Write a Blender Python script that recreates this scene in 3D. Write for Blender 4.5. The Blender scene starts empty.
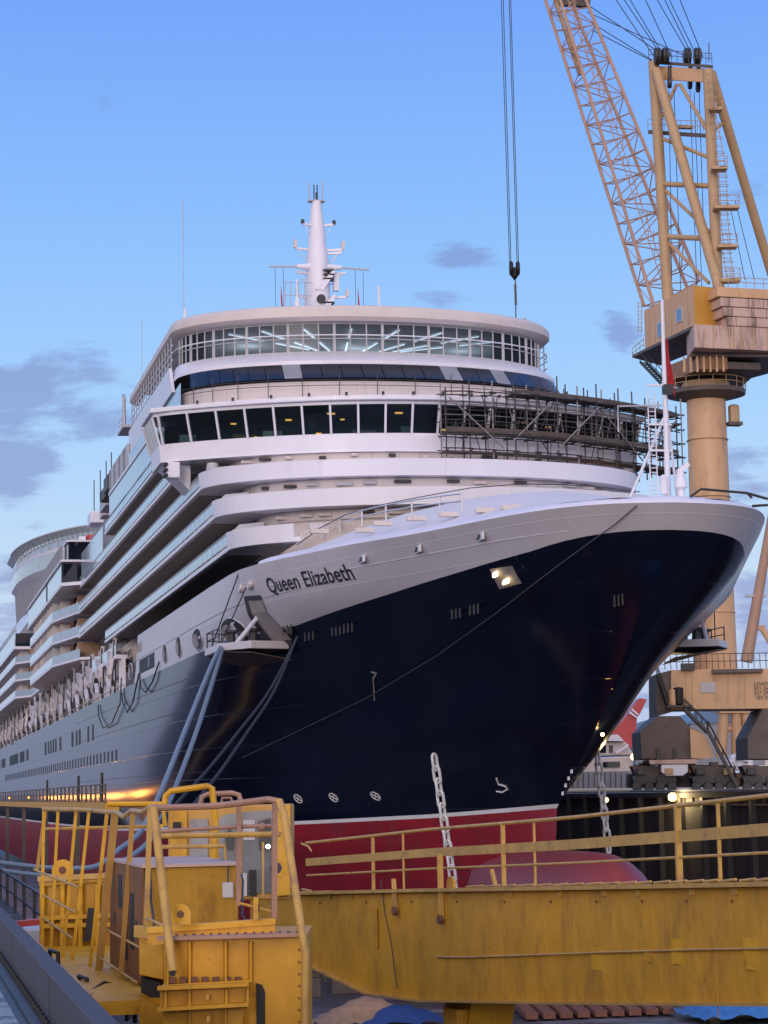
import bpy, bmesh, math, random
from mathutils import Vector, Matrix
random.seed(7)
R=math.radians; PI=math.pi
sc=bpy.context.scene
col=sc.collection
# ------------------------------------------------------------------ camera solve
F=2280.0; RHO=.018; TH=R(7.00458); PSI=R(12.16335)
CAM=Vector((-37.5,-128.0,1.1))
def ldir(px,py):
    dx,dy=px-384,py-512; c,s=math.cos(RHO),math.sin(RHO)
    u,v=c*dx-s*dy,s*dx+c*dy
    return u,F*math.cos(TH)+v*math.sin(TH),F*math.sin(TH)-v*math.cos(TH)
def wdir(px,py):
    x,y,z=ldir(px,py); c,s=math.cos(PSI),math.sin(PSI)
    return Vector((c*x+s*y,-s*x+c*y,z))
def at(px,py,D):            # a point seen at (px,py), D metres ahead
    return CAM+wdir(px,py)*(D/ldir(px,py)[1])
def atz(px,py,z):
    d=wdir(px,py); return CAM+d*((z-CAM.z)/d.z)
def atx(px,py,x):
    d=wdir(px,py); return CAM+d*((x-CAM.x)/d.x)
def aty(px,py,y):
    d=wdir(px,py); return CAM+d*((y-CAM.y)/d.y)
cam=bpy.data.objects.new('camera',bpy.data.cameras.new('camera')); col.objects.link(cam)
Rv=Vector((math.cos(PSI),-math.sin(PSI),0)); H=Vector((math.sin(PSI),math.cos(PSI),0)); Z=Vector((0,0,1))
Fw=H*math.cos(TH)+Z*math.sin(TH); U=Z*math.cos(TH)-H*math.sin(TH)
c_,s_=math.cos(RHO),math.sin(RHO)
ri=Rv*c_-U*s_; ui=Rv*s_+U*c_
cam.matrix_world=Matrix(((ri.x,ui.x,-Fw.x,CAM.x),(ri.y,ui.y,-Fw.y,CAM.y),(ri.z,ui.z,-Fw.z,CAM.z),(0,0,0,1)))
cam.data.sensor_fit='VERTICAL'; cam.data.sensor_height=24; cam.data.lens=24*F/1024
cam.data.clip_start=.1; cam.data.clip_end=20000
sc.camera=cam
# ------------------------------------------------------------------ materials
def mat(name,base,rough=.5,metal=0,var=.12,scale=.6,bump=0,bscale=8,dirt=None,dscale=.8,dlo=.55,dhi=.75,stretch=(1,1,1),coat=0,spec=.5):
    m=bpy.data.materials.new(name); m.use_nodes=True
    nt=m.node_tree; N=nt.nodes; L=nt.links; p=N['Principled BSDF']
    p.inputs['Roughness'].default_value=rough; p.inputs['Metallic'].default_value=metal
    p.inputs['Coat Weight'].default_value=coat; p.inputs['Coat Roughness'].default_value=.08
    p.inputs['Specular IOR Level'].default_value=spec
    tc=N.new('ShaderNodeTexCoord'); mp=N.new('ShaderNodeMapping'); mp.inputs['Scale'].default_value=stretch
    L.new(tc.outputs['Object'],mp.inputs['Vector'])
    n=N.new('ShaderNodeTexNoise'); n.inputs['Scale'].default_value=scale; n.inputs['Detail'].default_value=6; n.inputs['Roughness'].default_value=.62
    L.new(mp.outputs[0],n.inputs['Vector'])
    r=N.new('ShaderNodeValToRGB'); b=Vector(base)
    r.color_ramp.elements[0].position=.25; r.color_ramp.elements[1].position=.75
    r.color_ramp.elements[0].color=(*(b*(1-var)),1); r.color_ramp.elements[1].color=(*(b*(1+var)),1)
    L.new(n.outputs['Fac'],r.inputs['Fac']); out=r.outputs[0]
    if dirt:
        n2=N.new('ShaderNodeTexNoise'); n2.inputs['Scale'].default_value=dscale; n2.inputs['Detail'].default_value=8; n2.inputs['Roughness'].default_value=.7
        L.new(mp.outputs[0],n2.inputs['Vector'])
        r2=N.new('ShaderNodeMapRange'); r2.inputs['From Min'].default_value=dlo; r2.inputs['From Max'].default_value=dhi
        L.new(n2.outputs['Fac'],r2.inputs['Value'])
        mx=N.new('ShaderNodeMix'); mx.data_type='RGBA'
        L.new(r2.outputs[0],mx.inputs['Factor']); L.new(out,mx.inputs['A']); mx.inputs['B'].default_value=(*dirt,1)
        out=mx.outputs['Result']
    L.new(out,p.inputs['Base Color'])
    if bump:
        n3=N.new('ShaderNodeTexNoise'); n3.inputs['Scale'].default_value=bscale; n3.inputs['Detail'].default_value=4
        L.new(mp.outputs[0],n3.inputs['Vector'])
        bp=N.new('ShaderNodeBump'); bp.inputs['Strength'].default_value=bump; bp.inputs['Distance'].default_value=.05
        L.new(n3.outputs['Fac'],bp.inputs['Height']); L.new(bp.outputs[0],p.inputs['Normal'])
    return m
def emis(name,c,s):
    m=bpy.data.materials.new(name); m.use_nodes=True; p=m.node_tree.nodes['Principled BSDF']
    p.inputs['Base Color'].default_value=(*c,1); p.inputs['Emission Color'].default_value=(*c,1); p.inputs['Emission Strength'].default_value=s
    return m
def glass(name,tint,trans,rough=.03,body=(.02,.03,.04)):
    m=bpy.data.materials.new(name); m.use_nodes=True; nt=m.node_tree; N=nt.nodes; L=nt.links
    p=N['Principled BSDF']; p.inputs['Base Color'].default_value=(*body,1); p.inputs['Roughness'].default_value=rough; p.inputs['Specular IOR Level'].default_value=.7
    t=N.new('ShaderNodeBsdfTransparent'); t.inputs[0].default_value=(*tint,1)
    fr=N.new('ShaderNodeFresnel'); fr.inputs[0].default_value=1.5
    mp=N.new('ShaderNodeMapRange'); mp.inputs['From Min'].default_value=0; mp.inputs['From Max'].default_value=.6
    mp.inputs['To Min'].default_value=1-trans; mp.inputs['To Max'].default_value=1
    L.new(fr.outputs[0],mp.inputs['Value'])
    mx=N.new('ShaderNodeMixShader'); L.new(mp.outputs[0],mx.inputs[0]); L.new(t.outputs[0],mx.inputs[1]); L.new(p.outputs[0],mx.inputs[2])
    L.new(mx.outputs[0],N['Material Output'].inputs['Surface'])
    return m
M={}
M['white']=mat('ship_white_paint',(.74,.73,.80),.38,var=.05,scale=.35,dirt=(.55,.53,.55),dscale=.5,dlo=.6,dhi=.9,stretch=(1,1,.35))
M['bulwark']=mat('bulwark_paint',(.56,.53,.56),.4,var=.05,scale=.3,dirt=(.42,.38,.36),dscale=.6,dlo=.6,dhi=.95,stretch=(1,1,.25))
M['cream']=mat('cream_paint',(.62,.55,.52),.5,var=.06,dirt=(.4,.34,.3),dscale=.7,dlo=.62,dhi=.9)
M['cabinwall']=mat('shaded_cabin_front_paint',(.12,.10,.10),.5,var=.35,scale=.5)  # balcony recess shade painted into the wall colour
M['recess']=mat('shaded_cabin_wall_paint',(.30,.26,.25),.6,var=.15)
M['navy']=mat('navy_hull_paint',(.0035,.006,.019),.15,var=.25,scale=.2,bump=.05,bscale=.3,dirt=(.010,.013,.026),dscale=.4,dlo=.58,dhi=.8,stretch=(1,.35,1),spec=.55)
def matt(m,f):
    nt=m.node_tree; N=nt.nodes; L=nt.links; p=N['Principled BSDF']; d=N.new('ShaderNodeBsdfDiffuse')
    L.new(p.inputs['Base Color'].links[0].from_socket,d.inputs[0]); mx=N.new('ShaderNodeMixShader'); mx.inputs[0].default_value=f
    L.new(p.outputs[0],mx.inputs[1]); L.new(d.outputs[0],mx.inputs[2]); L.new(mx.outputs[0],N['Material Output'].inputs['Surface'])
def plates(m,w,h,strength,tint=None,amt=.25):
    nt=m.node_tree; N=nt.nodes; L=nt.links; p=N['Principled BSDF']
    tc=N.new('ShaderNodeTexCoord'); sp_=N.new('ShaderNodeSeparateXYZ'); cb=N.new('ShaderNodeCombineXYZ'); L.new(tc.outputs['Object'],sp_.inputs[0]); L.new(sp_.outputs['Y'],cb.inputs[0]); L.new(sp_.outputs['Z'],cb.inputs[1])
    br=N.new('ShaderNodeTexBrick'); br.inputs['Scale'].default_value=1; br.inputs['Brick Width'].default_value=w; br.inputs['Row Height'].default_value=h; br.inputs['Mortar Size'].default_value=.035; br.inputs['Mortar Smooth'].default_value=.6
    br.inputs['Color1'].default_value=(.42,.42,.42,1); br.inputs['Color2'].default_value=(.58,.58,.58,1); br.inputs['Mortar'].default_value=(1,1,1,1); L.new(cb.outputs[0],br.inputs['Vector'])
    bp=N.new('ShaderNodeBump'); bp.inputs['Strength'].default_value=strength; bp.inputs['Distance'].default_value=.04; L.new(br.outputs['Fac'],bp.inputs['Height'])
    if p.inputs['Normal'].links: L.new(p.inputs['Normal'].links[0].from_socket,bp.inputs['Normal'])
    L.new(bp.outputs[0],p.inputs['Normal'])
    if tint:
        src=p.inputs['Base Color'].links[0].from_socket; mx=N.new('ShaderNodeMix'); mx.data_type='RGBA'; mx.blend_type='MULTIPLY'; mx.inputs['Factor'].default_value=amt
        sc2=N.new('ShaderNodeVectorMath'); sc2.operation='SCALE'; sc2.inputs['Scale'].default_value=1.9; L.new(br.outputs['Color'],sc2.inputs[0])
        L.new(src,mx.inputs['A']); L.new(sc2.outputs[0],mx.inputs['B']); L.new(mx.outputs['Result'],p.inputs['Base Color'])
def chips(m,scale,lo,hi,colr,stretch=(1,1,1)):
    nt=m.node_tree; N=nt.nodes; L=nt.links; p=N['Principled BSDF']; src=p.inputs['Base Color'].links[0].from_socket
    tc=N.new('ShaderNodeTexCoord'); mp=N.new('ShaderNodeMapping'); mp.inputs['Scale'].default_value=stretch; L.new(tc.outputs['Object'],mp.inputs[0])
    n=N.new('ShaderNodeTexNoise'); n.inputs['Scale'].default_value=scale; n.inputs['Detail'].default_value=9; n.inputs['Roughness'].default_value=.75; L.new(mp.outputs[0],n.inputs['Vector'])
    r=N.new('ShaderNodeMapRange'); r.inputs['From Min'].default_value=lo; r.inputs['From Max'].default_value=hi; L.new(n.outputs['Fac'],r.inputs['Value'])
    mx=N.new('ShaderNodeMix'); mx.data_type='RGBA'; L.new(r.outputs[0],mx.inputs['Factor']); L.new(src,mx.inputs['A']); mx.inputs['B'].default_value=(*colr,1); L.new(mx.outputs['Result'],p.inputs['Base Color'])

M['red']=mat('red_antifouling',(.31,.011,.022),.5,var=.25,scale=.4,bump=.1,bscale=2,dirt=(.13,.03,.04),dscale=.5,dlo=.5,dhi=.8,stretch=(1,.5,1))
M['bulb']=mat('faded_red_bulb_paint',(.27,.05,.062),.5,var=.12,scale=.4,dirt=(.22,.05,.06),dscale=.6,dlo=.5,dhi=.8)
M['line']=mat('boot_line_white',(.75,.74,.74),.5,var=.05)
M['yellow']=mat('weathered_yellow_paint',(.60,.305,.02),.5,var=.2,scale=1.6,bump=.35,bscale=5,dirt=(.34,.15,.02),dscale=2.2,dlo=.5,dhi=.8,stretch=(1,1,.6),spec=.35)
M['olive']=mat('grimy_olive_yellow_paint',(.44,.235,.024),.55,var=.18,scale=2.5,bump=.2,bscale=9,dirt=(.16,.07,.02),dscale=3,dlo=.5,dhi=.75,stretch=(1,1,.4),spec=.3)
M['yellow2']=mat('fresh_yellow_paint',(.62,.33,.018),.45,var=.12,scale=2,bump=.2,bscale=8,dirt=(.26,.1,.02),dscale=3.5,dlo=.54,dhi=.75,spec=.35)
M['yellowold']=mat('faded_yellow_tube',(.50,.30,.07),.5,var=.2,scale=3,dirt=(.25,.13,.08),dscale=4,dlo=.52,dhi=.75)
M['pinkold']=mat('worn_pink_primer_tube',(.36,.20,.14),.55,var=.2,scale=4)
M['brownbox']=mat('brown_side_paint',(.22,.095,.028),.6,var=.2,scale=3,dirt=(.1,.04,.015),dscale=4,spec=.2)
M['tan']=mat('crane_tan_paint',(.60,.37,.20),.5,var=.10,scale=.5,dirt=(.30,.15,.08),dscale=.9,dlo=.55,dhi=.85,stretch=(1,1,.3))
M['tan_tube']=mat('crane_tube_paint',(.47,.31,.165),.5,var=.12,scale=.5,dirt=(.2,.1,.06),dscale=1,dlo=.55,dhi=.85)
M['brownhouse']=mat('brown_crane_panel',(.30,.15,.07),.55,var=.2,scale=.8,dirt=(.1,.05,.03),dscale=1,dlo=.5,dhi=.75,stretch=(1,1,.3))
M['jib']=mat('jib_faded_red_brown',(.44,.265,.18),.5,var=.15,scale=.4)
M['ochre']=mat('ochre_panel_paint',(.55,.29,.05),.5,var=.12,dirt=(.3,.14,.05),dscale=.7,stretch=(1,1,.3))
M['pinkpanel']=mat('pale_pink_panel_paint',(.55,.38,.31),.5,var=.1,dirt=(.12,.07,.055),dscale=.8,dlo=.5,dhi=.7,stretch=(1,1,.2))
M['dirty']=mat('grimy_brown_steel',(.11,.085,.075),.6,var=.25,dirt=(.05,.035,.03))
M['dark']=mat('dark_steel',(.035,.033,.036),.5,var=.3,scale=2)
M['black']=mat('black_opening',(.008,.008,.01),.6,var=.1)
M['pole']=mat('scaffold_steel',(.055,.048,.05),.5,metal=.3,var=.3,scale=1)
M['polelight']=mat('galvanised_scaffold_tube',(.26,.23,.22),.45,metal=.4,var=.2,scale=1)
M['board']=mat('scaffold_board_timber',(.085,.065,.055),.75,var=.3,scale=1)
M['grey']=mat('light_grey_steel',(.45,.45,.47),.45,var=.12)
M['chain']=mat('whitened_chain',(.62,.62,.64),.5,var=.2,scale=4)
M['rope']=mat('pale_blue_rope',(.18,.25,.33),.8,var=.12,scale=30,bump=.3,bscale=60)
M['darkrope']=mat('dark_mooring_rope',(.02,.018,.024),.8,var=.2)
M['rust']=mat('rusty_timber',(.18,.075,.05),.8,var=.3,scale=1.5)
M['concrete']=mat('wet_concrete',(.26,.26,.28),.4,var=.35,scale=2.2,bump=.2,bscale=9,dirt=(.03,.03,.033),dscale=2.4,dlo=.47,dhi=.56)
M['apron']=mat('dock_apron_concrete',(.14,.13,.13),.6,var=.3,scale=.4,dirt=(.05,.045,.045),dscale=.3)
M['dockfloor']=mat('wet_dock_floor',(.06,.056,.066),.5,var=.4,scale=.25,bump=.2,bscale=2,dirt=(.2,.2,.23),dscale=.18,dlo=.5,dhi=.65)
M['dockwall']=mat('stained_dock_wall',(.055,.048,.05),.8,var=.35,scale=.5,dirt=(.02,.018,.02),dscale=.4,stretch=(1,1,.25))
M['beam']=mat('grey_painted_rail_beam',(.06,.047,.05),.65,var=.18,scale=2,dirt=(.06,.055,.065),dscale=5,dlo=.5,dhi=.7)
M['flag']=mat('red_flag_cloth',(.42,.02,.03),.8,var=.15,scale=3)
M['tarp']=mat('blue_tarpaulin',(.05,.19,.48),.5,var=.25,scale=2,bump=.6,bscale=5)
M['blueroof']=mat('blue_roof_sheet',(.08,.18,.34),.4,var=.1)
M['wood']=mat('block_timber',(.30,.19,.12),.75,var=.3,scale=2)
M['funnelred']=mat('funnel_red',(.50,.06,.06),.45,var=.08)
M['shipfar']=mat('far_white_paint',(.62,.55,.52),.5,var=.12)
M['greywall']=mat('grey_sheet_wall',(.25,.26,.29),.6,var=.15,scale=.5)
M['lamp_w']=emis('cool_lamp',(.8,.92,1),1.2)
M['lamp_o']=emis('warm_lamp',(1,.42,.10),1.3)
M['lamp_y']=emis('yellow_flood_lamp',(1,.66,.25),7)
M['lamp_s']=emis('sodium_lamp',(1,.36,.06),2.5)
M['interior']=mat('saloon_interior',(.6,.6,.62),.7,var=.3,scale=.4)
M['darkint']=mat('bridge_interior',(.03,.035,.042),.6,var=.3,scale=.6)
M['darkglass']=glass('tinted_window_glass',(.25,.3,.36),.25,body=(.012,.016,.03))
M['bridgeglass']=glass('bridge_window_glass',(.75,.9,.9),.85)
M['saloonglass']=glass('saloon_window_glass',(.85,.9,.95),.85,rough=.25)
M['balglass']=glass('balcony_glass',(.62,.72,.8),.34,rough=.1,body=(.40,.50,.57))
M['paleglass']=mat('pale_lounge_glass',(.42,.50,.52),.12,var=.12,scale=.6)
M['slantglass']=mat('slanted_dark_glass',(.010,.014,.026),.15,var=.3,spec=.35)
M['letters']=mat('black_lettering',(.012,.012,.014),.4,var=.1)
M['faint']=mat('faint_orange_lettering',(.55,.33,.17),.5,var=.1)
plates(M['navy'],7.5,2.3,.35,1,.5)
chips(M['navy'],.9,.62,.78,(.014,.017,.03),(1,.5,.25))
plates(M['bulwark'],6.5,1.45,.3,1,.16); plates(M['white'],9,50,.15,1,.12)
chips(M['bulwark'],1.2,.60,.8,(.40,.33,.28),(1,1,.12)); chips(M['white'],1.0,.61,.82,(.50,.45,.42),(1,1,.1)); chips(M['cream'],1.2,.58,.8,(.36,.27,.22),(1,1,.12))
matt(M['navy'],.38)
plates(M['red'],7.5,2.3,.3,1,.35); chips(M['red'],.8,.55,.72,(.16,.06,.06),(1,.5,.2)); chips(M['bulb'],1.3,.56,.75,(.20,.07,.08),(1,1,.6))
for nm_ in ('yellow','yellow2','olive','yellowold'): chips(M[nm_],9,.60,.70,(.13,.055,.02)); 
for nm_ in ('tan','tan_tube','ochre','jib'): chips(M[nm_],1.5,.6,.8,(.22,.11,.06),(1,1,.25))
# ------------------------------------------------------------------ mesh helper
class MB:
    def __init__(s): s.v=[]; s.f=[]; s.smooth=set()
    def add(s,vs,fs,smooth=False):
        o=len(s.v); s.v+= [tuple(v) for v in vs]
        for f in fs:
            if smooth: s.smooth.add(len(s.f))
            s.f.append(tuple(i+o for i in f))
        return s
    def box(s,c,d,ax=None):
        c=Vector(c); X,Y,Zz=ax or (Vector((1,0,0)),Vector((0,1,0)),Vector((0,0,1)))
        vs=[c+X*(a*d[0]/2)+Y*(b*d[1]/2)+Zz*(e*d[2]/2) for e in(-1,1) for b in(-1,1) for a in(-1,1)]
        return s.add(vs,[(0,2,3,1),(4,5,7,6),(0,1,5,4),(2,6,7,3),(0,4,6,2),(1,3,7,5)])
    def b2(s,lo,hi):
        lo,hi=Vector(lo),Vector(hi); return s.box((lo+hi)/2,hi-lo)
    def beam(s,a,b,w,h=None,up=None):
        a,b=Vector(a),Vector(b); d=b-a; l=d.length
        if l<1e-6: return s
        d/=l; up=Vector(up) if up else (Vector((0,0,1)) if abs(d.z)<.95 else Vector((0,1,0)))
        x=d.cross(up).normalized(); y=x.cross(d)
        return s.box((a+b)/2,(w,l,h or w),(x,d,y))
    def tube(s,a,b,r,n=8,r2=None):
        return s.path([a,b],r,n,r2)
    def path(s,pts,r,n=8,r2=None,closed=False):
        pts=[Vector(p) for p in pts]; m=len(pts); vs=[]; prev=None
        for i,p in enumerate(pts):
            t=(pts[min(i+1,m-1)]-pts[max(i-1,0)]).normalized()
            if prev is None:
                up=Vector((0,0,1)) if abs(t.z)<.9 else Vector((1,0,0)); x=t.cross(up).normalized()
            else:
                x=(prev-t*prev.dot(t)); x=x.normalized() if x.length>1e-6 else t.orthogonal().normalized()
            prev=x; y=t.cross(x); rr=r+((r2-r)*i/(m-1) if r2 is not None else 0)
            vs+=[p+(x*math.cos(2*PI*k/n)+y*math.sin(2*PI*k/n))*rr for k in range(n)]
        fs=[(i*n+k,i*n+(k+1)%n,(i+1)*n+(k+1)%n,(i+1)*n+k) for i in range(m-1) for k in range(n)]
        fs+=[tuple(range(n))[::-1],tuple((m-1)*n+k for k in range(n))]
        return s.add(vs,fs,True)
    def lathe(s,prof,o,n=20,ax=None):
        X,Y,Zz=ax or (Vector((1,0,0)),Vector((0,1,0)),Vector((0,0,1))); o=Vector(o); vs=[]
        for r,z in prof: vs+=[o+X*(r*math.cos(2*PI*k/n))+Y*(r*math.sin(2*PI*k/n))+Zz*z for k in range(n)]
        fs=[(i*n+k,i*n+(k+1)%n,(i+1)*n+(k+1)%n,(i+1)*n+k) for i in range(len(prof)-1) for k in range(n)]
        fs+=[tuple(range(n))[::-1],tuple((len(prof)-1)*n+k for k in range(n))]
        return s.add(vs,fs,n>10)
    def prism(s,poly,d):
        poly=[Vector(p) for p in poly]; d=Vector(d); n=len(poly)
        return s.add(poly+[p+d for p in poly],[tuple(range(n))[::-1],tuple(range(n,2*n))]+[(i,(i+1)%n,n+(i+1)%n,n+i) for i in range(n)])
    def loft(s,rows,smooth=True,close=False):
        m=len(rows[0]); vs=[p for r in rows for p in r]
        fs=[(i*m+k,i*m+(k+1)%m,(i+1)*m+(k+1)%m,(i+1)*m+k) for i in range(len(rows)-1) for k in range(m if close else m-1)]
        return s.add(vs,fs,smooth)
    def sphere(s,c,r,n=12):
        rows=[]; 
        for i in range(1,n//2):
            a=PI*i/(n//2); rows.append((r*math.sin(a),-r*math.cos(a)))
        return s.lathe(rows,c,n)
    def build(s,name,m,parent=None,bevel=0,auto=True,loc=None):
        me=bpy.data.meshes.new(name)
        if loc is not None: vs=[tuple(Vector(v)-Vector(loc)) for v in s.v]
        else: vs=s.v
        me.from_pydata(vs,[],s.f)
        bm=bmesh.new(); bm.from_mesh(me)
        if auto: bmesh.ops.recalc_face_normals(bm,faces=bm.faces)
        bm.to_mesh(me); bm.free()
        if s.smooth:
            for i in s.smooth: me.polygons[i].use_smooth=True
            me.set_sharp_from_angle(angle=R(38))
        me.materials.append(M[m] if isinstance(m,str) else m)
        o=bpy.data.objects.new(name,me); col.objects.link(o)
        if loc is not None: o.location=loc
        if parent:
            o.parent=parent
            o.matrix_parent_inverse=Matrix.Translation(-wloc(parent))
        if bevel:
            b=o.modifiers.new('b','BEVEL'); b.width=bevel; b.segments=2; b.limit_method='ANGLE'
        return o
WL={}
def wloc(o):
    l=Vector(o.location)
    while o.parent: 
        o=o.parent
        # parents of parts are placed by translation only and inverse is applied: world = local of own mesh
        return l
    return l
def tag(o,label=None,cat=None,group=None,kind=None):
    if label:o['label']=label
    if cat:o['category']=cat
    if group:o['group']=group
    if kind:o['kind']=kind
    return o
def empty(name,loc,label,cat,group=None):
    o=bpy.data.objects.new(name,None); col.objects.link(o); o.location=loc; o.empty_display_size=.5
    return tag(o,label,cat,group)
def copy_to(o,loc,parent=None):
    c=o.copy(); col.objects.link(c); c.location=loc
    if parent: c.parent=parent
    return c
def structure(name,mb,m): return tag(mb.build(name,m),kind='structure')
def interp(t,x):
    if x<=t[0][0]: return t[0][1]
    for (a,b),(c,d) in zip(t,t[1:]):
        if x<=c: return b+(d-b)*(x-a)/(c-a)
    return t[-1][1]
def sm(t): t=max(0,min(1,t)); return t*t*(3-2*t)
#HULLBEGIN
# ------------------------------------------------------------------ hull form: half breadth at distance d behind the stem, per level
HT=[(-9.2,7.5,[(0,0),(4,.5),(12,1.8),(28,6.5),(50,12),(75,15.3),(95,16)]),
    (-5,3.0,[(0,0),(3,.5),(10,1.9),(30,7.2),(50,12.2),(70,15.6),(90,16.1)]),
    (-2,.4,[(0,0),(2,.4),(6,1.2),(12,2.8),(30,8.5),(47,12.9),(66,15.9),(80,16.1)]),
    (0,0,[(0,0),(2,.5),(5,1.25),(10,2.6),(15,4.2),(30,8.8),(45,12.8),(62,15.2),(80,15.85),(105,16.1)]),
    (3.2,-6,[(0,0),(1,.6),(3,1.6),(6,2.65),(10,3.9),(25,8.0),(45,12.7),(62,15.1),(82,15.85),(108,16.1)]),
    (8,-14,[(0,0),(.6,.9),(1.8,1.9),(4,3.0),(9,4.7),(20,8.0),(35,12.1),(52,15.0),(72,15.85),(100,16.1)]),
    (10.6,-17.8,[(0,0),(.5,1.3),(1.6,2.7),(3.4,4.0),(7.8,5.75),(14,7.7),(24,10.8),(36,13.9),(46,15.4),(62,15.9),(90,16.1)]),
    (12.5,-20.3,[(0,0),(.35,1.5),(1.2,3.2),(2.8,4.6),(6,6.2),(10.6,7.8),(18,10.3),(26,13.0),(34,14.8),(42,15.8),(60,16.1)]),
    (15,-22.2,[(0,0),(.25,1.5),(.7,3.0),(2.4,5.05),(5.5,6.8),(10.6,8.65),(15.9,10.45),(21.1,12.1),(26,13.4),(31,14.8),(37,15.9),(42,16.1)]),
    (17,-22.2,[(0,0),(.25,1.5),(.7,3.0),(2.4,5.05),(5.5,6.8),(10.6,8.65),(15.9,10.45),(21.1,12.1),(26,13.4),(31,14.8),(37,15.9),(42,16.1)])]
def csp(t,x):               # monotone cubic through a table
    n=len(t)
    if x<=t[0][0]: return t[0][1]
    if x>=t[-1][0]: return t[-1][1]
    for i in range(n-1):
        if x<=t[i+1][0]: break
    def sl(j): return (t[j+1][1]-t[j][1])/(t[j+1][0]-t[j][0])
    def m(j):
        if j==0: return sl(0)*1.2
        if j==n-1: return 0
        a,b=sl(j-1),sl(j); return 0 if a*b<=0 else 2*a*b/(a+b)
    h=t[i+1][0]-t[i][0]; q=(x-t[i][0])/h
    return ((2*q**3-3*q*q+1)*t[i][1]+(q**3-2*q*q+q)*h*m(i)+(-2*q**3+3*q*q)*t[i+1][1]+(q**3-q*q)*h*m(i+1))
STEM=[(a,b) for a,b,c in HT]
def stem(z): return csp([(a,b) for a,b in [(-9.2,7.5),(-5,3),(-2,.4),(0,0)]],z) if z<0 else interp([(0,0),(3.2,-6),(8,-14),(10.6,-17.8),(12.5,-20.3),(15,-22.2),(17,-22.2)],z)
def halfb(d,z):
    if d<=0: return 0
    for i in range(len(HT)-1):
        if z<=HT[i+1][0] or i==len(HT)-2:
            q=max(0,min(1,(z-HT[i][0])/(HT[i+1][0]-HT[i][0])))
            return csp(HT[i][2],d)*(1-q)+csp(HT[i+1][2],d)*q
def hullX(Y,z): return halfb(Y-stem(z),z)
def zline(Y): return interp([(-5,0.02),(0,0),(15,-.6),(30,-1.0),(60,-1.7),(100,-2.2),(170,-2.45),(300,-2.6)],Y)
def ztop(Y): return 11.4+ (0 if Y>12 else interp([(-21,2.35),(-18,2.0),(-16,1.75),(-9,1.3),(-2,.85),(5,.42),(12,0)],Y))
def zcap(Y): return interp([(-30,15),(-8,15),(0,15.2),(9,15.3),(16,15.4),(30,15.5),(400,15.6)],Y)
#HULLEND
DST=[0,.12,.3,.6,1,1.6,2.4,3.4,4.6,6,8,10,12.5,15,18,21,24,27,30,34,38,42,47,52,58,64,72,80,90,100,115,130,150,175,200,225,250,275,300,330,360,400]
def hpt(d,zf,side):
    z=zf(d-10); 
    for _ in range(6):
        Y=stem(z)*(1-sm(d/120))+d-sm(d/120)*8 if False else stem(z)+d
        z=zf(Y)
    b=halfb(d,z)
    return Vector((side*b,Y,z))
def hull_rows(zfs):
    """one closed sheet from the port side round the stem to starboard"""
    rows=[]
    for zf in zfs:
        rows.append([hpt(d,zf,1) for d in reversed(DST)]+[hpt(d,zf,-1) for d in DST[1:]])
    return rows
def mixf(a,b,t): return lambda Y:a(Y)*(1-t)+b(Y)*t
keel=lambda Y:-9.2
ship=empty('cruise_ship',(0,140,-9.2),'large cruise ship with navy hull, white decks and red bottom in dry dock','ship')
zl=lambda Y:zline(Y); zl2=lambda Y:zline(Y)+.24
mb=MB().loft(hull_rows([keel]+[mixf(keel,zl,t) for t in(.12,.3,.5,.7,.85,1)])); mb.build('hull_bottom','red',ship,auto=False)['label']='red underwater hull below the white line'
MB().loft(hull_rows([zl,zl2])).build('boot_line','line',ship,auto=False)
mb=MB().loft(hull_rows([zl2]+[mixf(zl2,ztop,t) for t in(.06,.13,.2,.28,.36,.44,.52,.6,.68,.75,.82,.88,.94,1)])); mb.build('hull','navy',ship,auto=False)
# white plating above the navy: forward of Y=92 only to the plating top
DS0=DST; DST=[d for d in DS0 if d<=100]
def capw(Y): return zcap(Y)
def endclip(rows):
    for r in rows:
        for p in r:
            if p.y>92: p.y=92
    return rows
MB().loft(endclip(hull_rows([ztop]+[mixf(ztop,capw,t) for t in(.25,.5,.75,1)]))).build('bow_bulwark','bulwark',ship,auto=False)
# ledge (bright cap) and whaleback foredeck
def inner(d,off,dz,side):
    p=hpt(d,capw,side); q=hpt(d+.3,capw,side)
    x=max(0,abs(p.x)-off) ; y=p.y+off*(1 if d<3 else max(.0,1-(d-3)/12))
    return Vector((side*x,y,p.z+dz))
dd=[d for d in DST if d<=34]
rim=lambda off,dz:[inner(d,off,dz,1) for d in reversed(dd)]+[inner(d,off,dz,-1) for d in dd[1:]]
MB().loft([rim(0,0),rim(.12,.18),rim(.75,.42)]).build('bulwark_cap','white',ship,auto=False)
def wb(x,y): # whaleback height
    b=max(.5,hullX(min(y,12),15)-.75); q=max(0,1-(abs(x)/b)**2)
    crown=interp([(-22,-.15),(-16,.45),(-10,1.5),(-2,2.75),(6,3.5),(14,3.9),(20,4.0)],y)
    return zcap(y)+.34+crown*q**1.5
rows=[]
for j in range(19):
    y=-21.3+j*2.0; b=max(.35,hullX(min(y,13),15)-.78 if y<12 else 14.4)
    rows.append([Vector((-b+2*b*i/24,y,wb(-b+2*b*i/24,y))) for i in range(25)])
M['deckwhite']=mat('foredeck_white_paint',(.70,.68,.68),.6,var=.04)
MB().loft(rows,smooth=False).build('foredeck','deckwhite',ship)
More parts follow.
